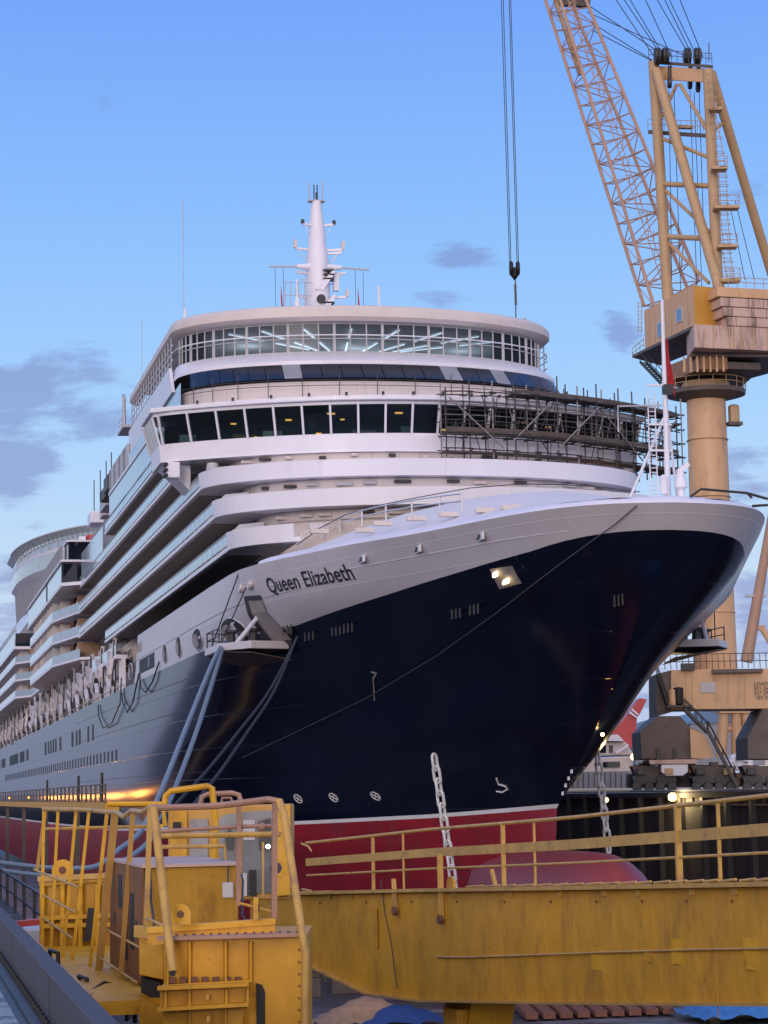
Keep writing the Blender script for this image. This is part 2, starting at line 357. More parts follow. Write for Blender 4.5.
# ------------------------------------------------------------------ plan outlines
def arc(W,Yc,dY,a0=-90,a1=90,n=28):
    return [(W*math.sin(R(a0+(a1-a0)*i/n)),Yc+dY*(1-math.cos(R(a0+(a1-a0)*i/n)))) for i in range(n+1)]
def outline(W,Yc,dY,Ye,n=28): return [(-W,Ye)]+arc(W,Yc,dY,n=n)+[(W,Ye)]
def slab(mb,ol,z0,z1):
    return mb.prism([(x,y,z0) for x,y in ol],(0,0,z1-z0))
def strip(mb,ol,z0,z1,t=.15,flare=0,off=0):
    """wall along an open outline; flare moves the top outwards"""
    n=len(ol); nor=[]
    for i in range(n):
        a=Vector(ol[max(i-1,0)]); b=Vector(ol[min(i+1,n-1)]); d=(b-a).normalized(); nor.append(Vector((d.y,-d.x)))
    rows=[]
    for (o,z) in ((off,z0),(off+flare,z1),(off+flare-t,z1),(off-t,z0)):
        rows.append([Vector((ol[i][0]+nor[i].x*o,ol[i][1]+nor[i].y*o,z)) for i in range(n)])
    rows.append(rows[0]); m=n
    mb.loft(rows,smooth=False)
    k=len(mb.v)-5*m
    mb.f.append((k,k+m,k+2*m,k+3*m)); mb.f.append((k+m-1,k+2*m-1,k+3*m-1,k+4*m-1))
    return mb
def sub(ol,s,e): return ol[s:e]
SIDE=16.1
# (z0, Yc, Yend, first Y of glass)
DECKS=[('C',17.0,10.4,110),('B',19.9,17.0,145),('A',22.8,24.0,145),('D',25.7,31.5,143),('E',28.3,38.5,110)]
cabdoor=None
for nm,z0,Yc,Ye in DECKS:
    dY=9.2; W=SIDE+.1
    m=MB()
    ol=outline(W,Yc,dY,Ye) if nm!='C' else None
    if nm in 'AB':
        slab(m,ol,z0,z0+.3)
    elif nm=='C':
        slab(m,[(-12.4,Ye),(-W,Ye)]+arc(W,Yc,dY,-90,-50,12)+[(-12.4,Yc+3.6)],z0,z0+.3)
        slab(m,[(12.4,Ye),(W,Ye)]+arc(W,Yc,dY,90,50,12)+[(12.4,Yc+3.6)],z0,z0+.3)
    else:
        y0=41 if nm=='D' else 46
        slab(m,[(-W,Ye),(-W,y0),(W,y0),(W,Ye)],z0,z0+.3)
    dk=m.build('balcony_deck','white',ship,bevel=.03)
    for sd in (-1,1): MB().b2((sd*14.7-1.2,Yc+12,z0-.03),(sd*14.7+1.2,Ye-.3,z0-.003)).build('deck_soffit','cabinwall',dk)  # dark sheet paints the recess shade onto the deck underside
    # solid front bulwark
    if nm in 'AB':
        b=MB(); strip(b,arc(W+.02,Yc,dY,-90,90,44),z0+.02,z0+1.18,.12,flare=.12); b.build('front_bulwark','white',dk)
    if nm=='C':
        b=MB(); strip(b,arc(W+.02,Yc,dY,-90,-52,16),z0+.02,z0+1.15,.12,flare=.12); b.build('front_bulwark','white',dk)
    ys=Yc+dY if nm in 'ABC' else (42 if nm=='D' else 47)
    # glass balustrade, starboard and port, with a rail
    for sd in (-1,1):
        g=MB(); y=ys+.1
        while y<Ye-.5:
            y2=min(y+2.6,Ye-.1); g.b2((sd*(W-.06)-.015,y+.06,z0+.46),(sd*(W-.06)+.015,y2-.06,z0+1.14)); y=y2
        g.build('glass_balustrade','balglass',dk)
        r=MB().b2((sd*(W-.06)-.05,ys,z0+1.18),(sd*(W-.06)+.05,Ye,z0+1.25)); r.build('handrail','grey',dk)
        MB().b2((sd*(W-.3)-.03,ys,z0+.3),(sd*(W-.3)+.03,Ye,z0+.36)).build('gap_shade_strip','dark',dk)  # dark strip stands in for the shaded gap below the glass
    # partitions between balconies and doors of the cabins (starboard)
    k=0; y=ys+3
    while y<Ye-2 and k<34:
        p=MB().prism([(-13.3,y,z0+.3),(-15.6,y,z0+.3),(-15.75,y,z0+1.3),(-15.0,y,z0+2.1),(-13.3,y,z0+2.3)],(0,.08,0)); p.build('balcony_partition','cream' if k%3 else 'grey',dk)
        if k%2==0: MB().b2((-15.4,y+.8,z0+.3),(-14.6,y+1.6,z0+1.05)).build('balcony_chair','wood' if k%4 else 'dark',dk,bevel=.08)
        d=MB().b2((-13.28,y+.5,z0+.35),(-13.2,y+2.1,z0+2.3)); d.build('balcony_door','darkglass',dk)
        y+=2.75 if y<70 else 4.2; k+=1
# inner cabin walls behind balconies, deck fronts
for nm,z0,z1,Yc,W in (('C',15.4,19.9,18.5,13.2),('B',20.0,22.8,25.0,13.2),('A',22.9,25.9,32.0,13.2)):
    m=MB(); strip(m,outline(W,Yc,6.5,145,36),z0,z1-.02,.2); w=m.build('deck_house','cream',ship)
    for sd in (-1,1): MB().b2((sd*13.26-.03,Yc+8,z0+.05),(sd*13.26+.03,144,z1-.05)).build('cabin_front','cabinwall',w)  # inner side walls coloured dark for the recess shade
    # windows/lights on the front wall
    for a in (-52,-30,-8,14,36) if nm!='C' else (-62,-48):
        x=W*math.sin(R(a)); y=Yc+6.5*(1-math.cos(R(a))); 
        zz={'A':24.6,'B':21.7,'C':18.8}[nm]
        MB().box((x,y-.05,zz),(1.5,.16,.45)).build('deck_light','lamp_dim' if False else 'white',w,bevel=.1)
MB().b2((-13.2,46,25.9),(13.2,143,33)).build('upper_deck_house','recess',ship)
for nm,zz,Yc,W in (('A',25.35,31.9,13.3),('B',22.45,24.9,13.3),('C',19.55,18.4,13.3)):
    for k in range(13):
        a=-66+11*k+random.uniform(-3,3); x=W*math.sin(R(a)); y=Yc+6.5*(1-math.cos(R(a)))-.12
        MB().box((x,y,zz+random.uniform(-.1,.1)),(random.choice((.5,.9,1.2)),.25,.22)).build('wall_fitting',random.choice(('cream','grey','dark')),ship,bevel=.04)
        if k%3==1: MB().box((x+.9,y+.03,zz-1.3),(.8,.12,1.9)).build('wall_door','white',ship,bevel=.05)
    m=MB(); q=arc(W+.1,Yc-.1,6.5,-70,70,30)
    for a,b in zip(q,q[1:]): m.tube((*a,zz-.35),(*b,zz-.35),.035,4)
    m.build('wall_pipe','cream',ship)
# whaleback ventilators, breakwater rail
for i,(px,py) in enumerate([(305,555),(320,531),(352,545),(365,530),(383,523),(417,518),(449,514),(486,510),(512,507)]):
    p=atz(px,py,16.4)
    o=MB().box(p+Vector((0,.2,0)),(1.1,.35,.28)).build('vent_grille','cream',ship,bevel=.04)
rail=[(302,543),(322,534),(340,528),(362,522.5),(386,517.5),(412,513.5),(440,510),(462,508)]
rp=[]
for px,py in rail:
    q=None
    for k in range(200):
        t=90+k*.5; p=at(px,py,t)
        if p.z<wb(p.x,p.y) and abs(p.x)<14: q=p;break
    if q is None: q=at(px,py,150)
    rp.append(q)
m=MB()
for a,b in zip(rp,rp[1:]):
    for h in (.3,.62): m.tube(a+Vector((0,0,h)),b+Vector((0,0,h)),.04,5)
m.build('breakwater_rail','white',ship)
for p in rp: MB().tube(p-Vector((0,0,.2)),p+Vector((0,0,.66)),.05,6).build('rail_stanchion','white',ship)
# dark mooring hose line along the whaleback
hl=[(297,545),(320,528),(345,515),(380,505),(420,497),(470,488),(520,484),(560,484.5),(600,487),(640,492)]
m=MB().path([at(px,py,150-.04*(px-297)) for px,py in hl],.032,6); m.build('deck_wire','dark',ship)
# ------------------------------------------------------------------ bridge
def bq(x,yc,a=.0215): return yc+a*x*x
def bl(hw,yc,n=40,a=.0215): return [(-hw+2*hw*i/n,bq(-hw+2*hw*i/n,yc,a)) for i in range(n+1)]
bm_=MB()
ol=[(-18.4,44.5)]+bl(18.4,31.6)+[(18.4,44.5)]
slab(bm_,ol,25.62,25.8)
bridge=bm_.build('bridge','white',ship)
m=MB(); strip(m,ol,25.8,26.95,.2,flare=.1); m.build('bridge_apron','white',bridge)
m=MB(); slab(m,[(-19.2,45)]+bl(19.2,30.55)+[(19.2,45)],29.25,29.62); m.build('bridge_roof','white',bridge,bevel=.08)
m=MB(); strip(m,[(-18.2,44.4)]+bl(18.2,31.75)+[(18.2,44.4)],29.0,29.25,.2,flare=.0,off=.75); m.build('window_head','white',bridge)
m=MB(); slab(m,[(-17.5,44)]+bl(17.5,37.5)+[(17.5,44)],25.85,29.2); m.build('bridge_interior_wall','darkint',bridge)
m=MB(); slab(m,[(-18.0,37.5+4)]+bl(18.0,32.0)+[(18.0,37.5+4)],29.1,29.2); m.build('bridge_ceiling','darkint',bridge)
m=MB(); slab(m,[(-18.0,41)]+bl(17.9,33.2)+[(18.0,41)],25.85,27.3); m.build('bridge_console','darkint',bridge)
for x,w_,h_,mm in ((-16.4,1.2,.75,'grey'),(-12.6,1.6,.5,'wood'),(-10.6,1.4,.6,'cream'),(-7.9,.5,1.2,'darkint'),(-4.2,1.8,.45,'greywall'),(-1,1.0,.7,'greywall'),(2.6,.5,1.0,'greywall'),(4.2,1.4,.5,'wood'),(6.5,1.6,.6,'greywall')):
    MB().box((x,bq(x,32.7),26.9+h_/2),(w_,.4,h_)).build('bridge_furniture',mm,bridge,bevel=.04)
# window panes lean outwards at the top; sill at off=.1 -> head at off .8
nW=19; xs=[-18.15+36.3*i/nW for i in range(nW+1)]
fr=MB()
def bpt(x,t,lean=.75):
    y=bq(x,31.6); d=Vector((1,.043*x)).normalized(); nx,ny=d.y,-d.x
    o=.06+lean*t
    return Vector((x*(1)+nx*o,y+ny*o,26.95+2.07*t))
for i,x in enumerate(xs):
    MB().beam(bpt(x,0),bpt(x,1),.16,.2).build('mullion','white',bridge)
for a,b in zip(xs,xs[1:]):
    q=[bpt(a+.08,.02),bpt(b-.08,.02),bpt(b-.08,.98),bpt(a+.08,.98)]
    MB().prism(q,(0,.03,0)).build('bridge_window','bridgeglass',bridge)
for sd in(-1,1):
    for k in range(4):
        y0=39+k*1.5; A=[Vector((sd*18.45,y0,26.95)),Vector((sd*18.45,y0+1.35,26.95)),Vector((sd*19.0,y0+1.35,29.0)),Vector((sd*19.0,y0,29.0))]
        MB().prism(A,(.03*sd,0,0)).build('bridge_window','darkglass',bridge)
        MB().beam(A[0],A[3],.15,.15).build('mullion','white',bridge)
    MB().beam((sd*18.45,44.4,26.95),(sd*19,44.4,29.1),.3,.3).build('mullion','white',bridge)
for i,(x,z) in enumerate([(-13.2,28.3),(-11.8,27.2),(-9.4,28.35),(-6.4,28.7),(-5.6,28.25),(-7.3,27.25),(-1.5,28.7),(1.9,27.5),(3.6,27.3),(8.5,28.4),(10.5,28.2),(13.8,28.2)]):
    o=MB().box((x,bq(x,33.2),z),(random.uniform(.3,.6),.3,random.uniform(.08,.14))); o.build('bridge_lamp','lamp_o',bridge,bevel=.05)
for x in (-16,-13.6,-11,-8.4,-5.8,-3.2,-1,1.2,3.4,5.6): MB().box((x,bq(x,30.5),29.72),(.18,.2,.2)).build('wiper_motor','dark',bridge)
# wing underside bracket and radar globe
for sd in (-1,1):
    MB().prism([(sd*16.1,39.5,23.6),(sd*18.2,39.5,25.6),(sd*16.1,39.5,25.6)],(0,3.5,0)).build('wing_bracket','white',bridge)
    MB().lathe([(.1,0),(.42,.05),(.5,.5),(.42,.9),(.1,1.0)],(sd*14.8,36.8,24.4),14).build('floodlight','grey',bridge)
    m=MB().box((sd*17.6,38,24.9),(1.0,1,1.2)); m.build('wing_light_box','white',bridge,bevel=.12)
    for k in range(3): MB().box((sd*18.15,37.9,24.5+.4*k),(.25,1.05,.2)).build('louvre','black',bridge)
# roof rail of the bridge
m=MB(); tops=bl(18.6,31.0,24)
for a,b in zip(tops,tops[1:]):
    for h in(.5,1.0): m.tube((*a,29.62+h),(*b,29.62+h),.025,5)
for a in tops[::1]: m.tube((*a,29.62),(*a,30.62),.03,5)
# deck 9: cream front, dark slanted windows
m=MB(); strip(m,outline(15.6,41.3,8.2,60,36),29.62,32.55,.25); m.build('deck_front_wall','cream',ship)
w9=arc(15.7,40.9,8.4,-74,80,26); w9t=arc(15.5,42.9,8.2,-74,80,26)
for i in range(26):
    a,b=Vector((*w9[i],32.75)),Vector((*w9[i+1],32.75)); c,d=Vector((*w9t[i+1],34.2)),Vector((*w9t[i],34.2))
    e=(b-a)*.02
    o=MB().prism([a+e,b-e,c-e,d+e],(0,.05,0)).build('slanted_window','slantglass' if i not in(7,15,18) else 'greywall',ship)
m=MB(); strip(m,arc(15.3,43.3,8.0,-70,78,30),32.0,34.2,.2); m.build('window_backing','black',ship)
for i in range(2,29,2):
    a=Vector((*arc(16.0,40.6,8.2,-80,80,30)[i],31.2)); MB().tube(a,a+Vector((0,0,1.9)),.035,5).build('rail_stanchion','pole',ship)
m=MB(); q=arc(16.0,40.6,8.2,-80,80,30)
for a,b in zip(q,q[1:]):
    for h in(.9,1.35): m.tube((*a,31.2+h),(*b,31.2+h),.03,5)
m.build('front_rail','pole',ship)
# white band 34.2-35.6 sloping back, then saloon glazing and hood
A=outline(15.7,43.0,8.6,86,36); B=outline(15.4,45.1,8.4,86,36)
rows=[[Vector((x,y,34.2)) for x,y in A],[Vector((x,y,34.5)) for x,y in A],[Vector((x,y,35.55)) for x,y in B],[Vector((x*.9,y+2,35.6)) for x,y in B]]
MB().loft(rows).build('upper_front_band','white',ship)
G=arc(15.1,45.4,8.4,-88,88,36)
fr=MB()
for i,(x,y) in enumerate(G):
    fr.beam((x,y,35.55),(x,y,37.95),.1 if i%3 else .22,.1)
for a,b in zip(G,G[1:]):
    for z in(35.62,36.7,37.9): fr.beam((*a,z),(*b,z),.07,.08)
    MB().prism([(a[0]*.998,a[1]+.05,35.6),(b[0]*.998,b[1]+.05,35.6),(b[0]*.998,b[1]+.05,37.9),(a[0]*.998,a[1]+.05,37.9)],(0,.03,0)).build('saloon_window','saloonglass',ship)
fr.build('saloon_window_frame','grey',ship)
m=MB(); slab(m,outline(15.2,46,8,80,30),35.3,35.5); m.build('saloon_floor','interior',ship)
m=MB(); slab(m,outline(15.2,46,8,80,30),37.96,38.05); m.build('saloon_ceiling','interior',ship)
m=MB(); strip(m,outline(12.5,62,7,80,20),35.5,37.95,.2); m.build('saloon_back_wall','interior',ship)
for a in range(-60,70,17):
    p=Vector((15*.9*math.sin(R(a)),46.6+7*(1-math.cos(R(a)))+.6,37.86)); d=Vector((math.sin(R(a*.9)),-math.cos(R(a*.9)),0))
    for k in (0,1): MB().beam(p-d*(.3+5.4*k),p-d*(4.2+5.4*k),.13,.06).build('ceiling_strip_light','lamp_w',ship)
for x_ in (-9,0,9):
    l=bpy.data.objects.new('saloon_light',bpy.data.lights.new('saloon_light','POINT')); col.objects.link(l); l.location=(x_,56,37.2); l.data.color=(.85,.95,1); l.data.energy=170; l.data.shadow_soft_size=1.8  # fill lights added to brighten the saloon beyond its ceiling strips
# handrail outside the glazing
g2=arc(15.6,44.7,8.6,-90,90,36)
m=MB()
for a,b in zip(g2,g2[1:]): m.tube((*a,36.85),(*b,36.85),.05,5)
m.build('saloon_handrail','white',ship)
# hood with rounded brow
O=lambda w,yc:outline(w,yc,9.0,86,36)
rows=[[Vector((x,y,z)) for x,y in O(w,yc)] for w,yc,z in ((15.1,45.4,37.95),(15.6,44.8,38.0),(15.9,44.5,38.3),(15.9,44.5,38.85),(15.7,44.75,39.2),(15.1,45.5,39.4),(12,49,39.5))]
h=MB().loft(rows); h.prism([(x,y,39.58) for x,y in O(12,49)],(0,0,.03)); h.build('saloon_hood','cream',ship)
# open gallery on the starboard side under the hood
for sd in (-1,1):
    m=MB()
    for z in (36.1,36.7,37.3): m.tube((sd*15.75,53,z),(sd*15.75,86,z),.05,5)
    m.build('gallery_rail','white',ship)
    for k in range(16): MB().tube((sd*15.75,54+k*2.1,35.5),(sd*15.75,54+k*2.1,38.1),.05,6).build('gallery_post','grey',ship)
    MB().prism([(sd*15.75,51.5,33.2),(sd*15.75,53.5,35.5),(sd*15.75,86,35.5),(sd*15.75,86,33.0)],(sd*.25,0,0)).build('side_plating','white',ship)
    MB().b2((sd*15.8-.02,47.5,29.7),(sd*15.8+.02,64,33.2)).build('side_glass_screen','balglass',ship)
    MB().b2((sd*16.2-.02,60,29.6),(sd*16.2+.02,104,31.6)).build('side_glass_screen','balglass',ship)
    MB().b2((sd*16.15-.15,62,31.65),(sd*16.15+.15,104,31.95)).build('side_ledge','white',ship)
    MB().b2((sd*16.2-.02,66,32.0),(sd*16.2+.02,84,33.0)).build('side_glass_screen','balglass',ship)
    for k in range(8): MB().b2((sd*16.15-.1,85+k*2.4,32.0),(sd*16.15+.1,87.1+k*2.4,34.2-.0*k)).build('wind_screen','recess' if k%2 else 'grey',ship)
# stair platform at the aft end of the gallery
m=MB().b2((-16.5,86.5,36.0),(-15.4,92,36.25)); o=m.build('side_platform','grey',ship)
m=MB().path([(-16.35,87,36.2),(-16.35,87,38.9),(-16.3,88,39.3),(-15.9,91,39.3)],.18,8); m.build('exhaust_pipe','grey',o)
m=MB()
for z in (36.8,37.3): m.path([(-16.35,86.6,z),(-16.35,92,z)],.04,5)
for y in (86.6,88.4,90.2,92): m.tube((-16.35,y,36.2),(-16.35,y,37.4),.04,5)
m.build('platform_rail','white',o)
# ------------------------------------------------------------------ ship side, windows, lifeboat recess
def side_win(y0,y1,z0,z1,name='side_window',m='black'):
    mb=MB().b2((-16.125,y0,z0),(-16.06,y1,z1)); return mb.build(name,m,ship,bevel=.05)
y=98.0
for k in range(54):
    if y>340: break
    side_win(y,y+1.35,4.65,5.75); y+=4.35
for y0,y1 in [(124.8,126.6),(131,133),(143,145.6),(148,150.2),(154,157),(175,178),(184,186.6),(189,191.4),(194,196.4),(199,201.4),(205,208.5),(250,256),(262,276),(282,312),(330,345),(352,372)]: side_win(y0,y1,7.3,9.1)
# oval mooring openings and one large opening in the white plating
def oval(yc,zc,ry,rz):
    ry*=1.12; rz*=1.15
    p=[(hullX(yc+ry*math.cos(a),zc+rz*math.sin(a))*-1-.03,yc+ry*math.cos(a),zc+rz*math.sin(a)) for a in [2*PI*k/24 for k in range(24)]]
    o=MB().prism(p,(.05,0,0)).build('mooring_opening','black',ship)
    r=MB(); r.path(p+[p[0]],.05,6); r.build('opening_rim','bulwark',o)
    q=[(-x_ if False else x_-.02,y_*1+ (yc-y_)*.45+.9,z_+(zc-z_)*.3-.12) for x_,y_,z_ in p]
    MB().prism([(a-.008,b,c) for a,b,c in q],(.02,0,0)).build('opening_lining','recess',o)
for yc,zc,ry,rz in [(22.5,11.95,3.0,.72),(36.5,12.35,2.3,.68),(47.3,12.5,1.6,.7),(56.4,12.55,1.5,.66),(84.1,12.65,1.6,.66)]: oval(yc,zc,ry,rz)
o=MB().b2((-16.14,64.3,11.95),(-16.05,76.2,13.2)).build('mooring_opening','black',ship,bevel=.1)
MB().b2((-16.15,68,12.2),(-16.1,69,13.0)).build('opening_lining','recess',o)
# plating seams
for z in (13.35,): MB().path([(-hullX(y,z)-.015,y,z+.0*y) for y in range(0,92,3)],.025,4).build('plating_seam','bulwark',ship)
m=MB()
pts=[]
for d in DS0:
    pass
MB().path([(s*hullX(y,13.9)+s*.012 if False else -hullX(y,13.9)-.012,y,13.9) for y in [-20.5+1.5*k for k in range(22)]],.022,4).build('plating_seam','white',ship)
for zz in (2.9,7.6,9.9): MB().path([(-hullX(y,zz)-.006,y,zz) for y in range(45,150,4)],.022,4).build('plating_seam','dark',ship)
# deck with recess aft of Y=92
MB().b2((-16.0,92,10.6),(16.0,392,10.9)).build('boat_deck','grey',ship)
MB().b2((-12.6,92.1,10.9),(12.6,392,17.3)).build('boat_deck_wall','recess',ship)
MB().b2((-16.05,92.0,15.9),(-12.6,300,16.2)) if False else None
o=MB().b2((-16.4,96,14.55),(-15.2,123.5,14.95)).build('boat_canopy','white',ship,bevel=.05)
for k in range(6): MB().b2((-16.35,96.2+k*4.6,14.95),(-16.28,100.5+k*4.6,15.95)).build('glass_balustrade','balglass',o)
for k in range(5):
    MB().b2((-15.9,95+k*6.2,10.9),(-15.5,95.4+k*6.2,14.6)).build('canopy_post','white',o)
m=MB()
for z in(11.4,11.9): m.tube((-16,92,z),(-16,390,z),.05,5)
m.build('boat_deck_rail','white',ship)
# boat davits: post, cradle arms leaning fore and aft, winch
def davit(y):
    jit=lambda a:random.uniform(-a,a)
    r=MB(); r.b2((-15.9,y-.35,10.9),(-15.3,y+.35,15.6)); r.b2((-14.2,y-.3,10.9),(-13.7,y+.3,16.9)); r.beam((-15.6,y,15.3),(-13.6,y,16.9),.5,.6)
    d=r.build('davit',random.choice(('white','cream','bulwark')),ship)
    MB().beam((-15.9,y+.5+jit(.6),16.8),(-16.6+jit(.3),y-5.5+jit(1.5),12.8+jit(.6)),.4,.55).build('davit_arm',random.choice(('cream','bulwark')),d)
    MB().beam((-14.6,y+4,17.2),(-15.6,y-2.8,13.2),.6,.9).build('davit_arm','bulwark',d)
    MB().beam((-16.5,y+2.4,14.4),(-15.2,y-1.5,11.3),.3,.35).build('davit_brace','bulwark',d)
    MB().tube((-16.1,y-.6,13.2),(-15,y-.6,13.2),.5,12).build('winch_drum','grey',d)
    MB().box((-16.3,y+1.4,15.0),(.5,2.6,.3),(Vector((1,0,0)),Vector((0,.86,.5)),Vector((0,-.5,.86)))).build('cradle_plate','grey',d)
    MB().box((-16.4,y+2.6,12.6),(.4,2.2,.25),(Vector((1,0,0)),Vector((0,.86,.5)),Vector((0,-.5,.86)))).build('cradle_plate','white',d)
    MB().box((-16.0,y+.9+jit(.6),12.1+jit(.5)),(.5,.5,.7)).build('block','dark',d)
    for kk in range(4): MB().box((-15.3+jit(.7),y+jit(5.5),13.4+jit(2.2)),(random.uniform(.2,.7),random.uniform(.3,1.6),random.uniform(.2,.7)),(Vector((1,0,0)),Vector((0,.8,.6*random.choice((-1,1)))),Vector((0,.6*1,-.8)))).build('davit_fitting',random.choice(('grey','dark','dirty','dark','rust','cream')),d)
    for kk in range(2): MB().tube((-16.3,y+jit(5),15.5+jit(1)),(-16.0,y+jit(5),11.2),.06,5).build('fall_wire','dark',d)
    MB().b2((-15.95,y-4.0,10.9),(-15.7,y-3.7,14.5+jit(.8))).build('davit_post',random.choice(('white','cream')),d)
    MB().tube((-16.3,y-2.5,16.6),(-16.5,y-2.5,12.0),.09,5).build('fall_wire','dark',d)
    MB().b2((-15.4,y+1.8,10.95),(-14.6,y+3.2,12.2)).build('deck_box','grey',d)
for k in range(20): davit(101+k*13.5)
# aft half: decks step outwards
OUT=[(-13,143),(-16.0,145),(-18.2,161),(-18.2,209),(-16,222),(-16,245),(-18.2,251),(-18.2,386),(-13,388)]
for z0 in (17.4,20.2,23.0):
    dk=MB(); slab(dk,OUT+[(13,388),(13,143)],z0,z0+.3); dk=dk.build('balcony_deck','white',ship)
    for a,b in zip(OUT[1:],OUT[2:-1]):
        d=(Vector(b)-Vector(a)); L_=d.length; d/=L_; n=max(1,int(L_/4.2))
        for k in range(n):
            p=Vector(a)+d*(L_*k/n+.06); q=Vector(a)+d*(L_*(k+1)/n-.06)
            MB().prism([(*p,z0+.32),(*q,z0+.32),(*q,z0+1.3),(*p,z0+1.3)],(.03,0,0)).build('glass_balustrade','balglass',dk)
            if k%2: MB().prism([(p.x+.2,p.y,z0+.3),(-13.3,p.y,z0+.3),(-13.3,p.y,z0+2.5),(p.x+1,p.y,z0+2.5)],(0,.1,0)).build('balcony_partition','cream',dk)
    for q_,(yy,mm_) in enumerate(((147.5,'wood'),(150.5,'darkglass'),(153.5,'rust'),(247,'wood'),(249,'darkglass'))): MB().prism([(-16.1-.2*q_*(q_<3),yy,z0+.35),(-13.4,yy,z0+.35),(-13.4,yy,z0+2.3),(-16.1-.2*q_*(q_<3),yy,z0+2.3)],(0,.08,0)).build('end_recess_panel',mm_,dk)  # wood and rust tones paint the orange light of the recess windows
    for yy in range(164,208,5): MB().b2((-18.0,yy,z0+.32),(-13.3,yy+.12,z0+2.7)).build('balcony_partition',random.choice(('cream','grey')),dk)
    for yy in (165,171,177,256,262): MB().b2((-13.35,yy,z0+.4),(-13.2,yy+2.6,z0+2.4)).build('balcony_door','darkglass',dk)
    for yy in (146.2,): 
        MB().b2((-15.6,158.3,z0+.5),(-14.3,158.5,z0+2.4)).build('balcony_door','darkglass',dk); MB().b2((-17.2,160.8,z0+.3),(-13.3,161.2,z0+2.75)).build('end_wall','cream',dk)
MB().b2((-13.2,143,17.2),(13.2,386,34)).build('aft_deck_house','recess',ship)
BOX=[(-15.9,112),(-16.2,141),(-18.3,143),(-18.3,215),(-15,222),(-13,222),(-13,112)]
dk=MB(); slab(dk,BOX,26.0,26.4); dk=dk.build('suite_deck','white',ship)
for a,b,z0,z1,mm in (((-18.2,145),(-18.2,170),26.5,28.9,'balglass'),((-18.2,173),(-18.2,214),26.5,29.2,'balglass'),((-16.1,113),(-16.2,140),26.5,29.6,'balglass')):
    MB().prism([(*a,z0),(*b,z0),(*b,z1),(*a,z1)],(.06,0,0)).build('glass_screen',mm,dk)
MB().b2((-18.1,143.2,26.5),(-16.3,143.3,28.7)).build('end_window','darkglass',dk)
MB().b2((-18.4,142.9,28.9),(-13,214,29.15)).build('suite_roof','white',dk)
MB().b2((-17.9,150,29.2),(-17.7,205,31.6)).build('wind_screen','recess',dk)
MB().b2((-17.5,143.2,29.2),(-14.5,149,31.3)).build('corner_cabin','darkglass',dk)
MB().b2((-17.7,143,31.3),(-14.3,149.2,31.5)).build('corner_roof','white',dk)
dk=MB(); slab(dk,[(-13,252),(-18.3,252),(-18.3,386),(-13,386)],25.6,26.0); dk=dk.build('suite_deck','white',ship)
MB().b2((-18.2,253,26.0),(-18.15,385,28.4)).build('glass_screen','balglass',dk); MB().b2((-18.1,252.1,26.1),(-14,252.2,28.2)).build('end_window','darkglass',dk)
m=MB()
for z in(28.9,29.5): m.tube((-18,252,z),(-18,380,z),.05,5)
for k in range(32): m.tube((-18,253+k*3.9,28.4),(-18,253+k*3.8,29.6),.06,5)
m.build('aft_rail','grey',ship)
# round glazed lounge aft
RW,RY,RD,RE=16.5,232,52,298
ro=outline(RW,RY,RD,RE,40)
def ring(z0,z1,w0,w1,name,mm,t=.4):
    A=outline(w0,RY+(RW-w0),RD,RE,44); B=outline(w1,RY+(RW-w1),RD,RE,44)
    return MB().loft([[Vector((x,y,z0)) for x,y in A],[Vector((x,y,z1)) for x,y in B]],smooth=True).build(name,mm,ship)
ring(33,38.1,15.6,15.9,'lounge_base','recess'); ring(38.0,38.9,15.6,16.6,'lounge_lip','white'); ring(38.9,41.2,16.6,16.7,'lounge_wall','paleglass'); ring(41.2,41.7,16.8,16.9,'lounge_band','white')
ring(41.7,43.4,16.5,16.1,'lounge_upper_glass','paleglass'); ring(43.4,44.3,16.3,17.4,'lounge_brow','paleglass')
q=outline(17.4,RY-.9,RD,RE,60)
for i in range(2,58,1):
    a=q[i]; 
    if a[0]<2: MB().beam((a[0]*.93,a[1]+1,43.0),(a[0],a[1],44.35),.16,.16).build('brow_rib','grey',ship)
m=MB()
for a,b in zip(q[1:-1],q[2:-1]): m.beam((*a,44.35),(*b,44.35),.2,.2)
m.build('brow_rail','grey',ship)
for i in range(2,56,2):
    a=q[i]
    if a[0]<0: MB().beam((a[0]*.95,a[1]+.8,38.9),(a[0]*.95,a[1]+.8,43.4),.18,.18).build('lounge_mullion','grey',ship)
# funnel glimpsed behind the upper decks, deck clutter
MB().lathe([(1.5,0),(1.4,6.4)],(-10.2,190,31),18).build('funnel','funnelred',ship); MB().b2((-12.6,189,34),(-11.7,191,37.2)).build('funnel_casing','white',ship)
for (x,y,z,w,d,h,mm) in [(-15.0,108,33,2.0,5,1.6,'dark'),(-14.6,114,33,2.2,6,1.2,'dark'),(-14,122,33,2,7,2.0,'grey'),(-13.5,131,33,2,4,3.2,'cream'),(-14.5,138,33,1.5,5,1.4,'white'),(-14,98,33,3,4,1.6,'grey')]:
    MB().b2((x-w/2,y,z),(x+w/2,y+d,z+h)).build('deck_locker',mm,ship,bevel=.1)
for y in (106,112,119,127): MB().tube((-15.8,y,33),(-15.8,y,36.5),.06,5).build('deck_light_pole','dark',ship)
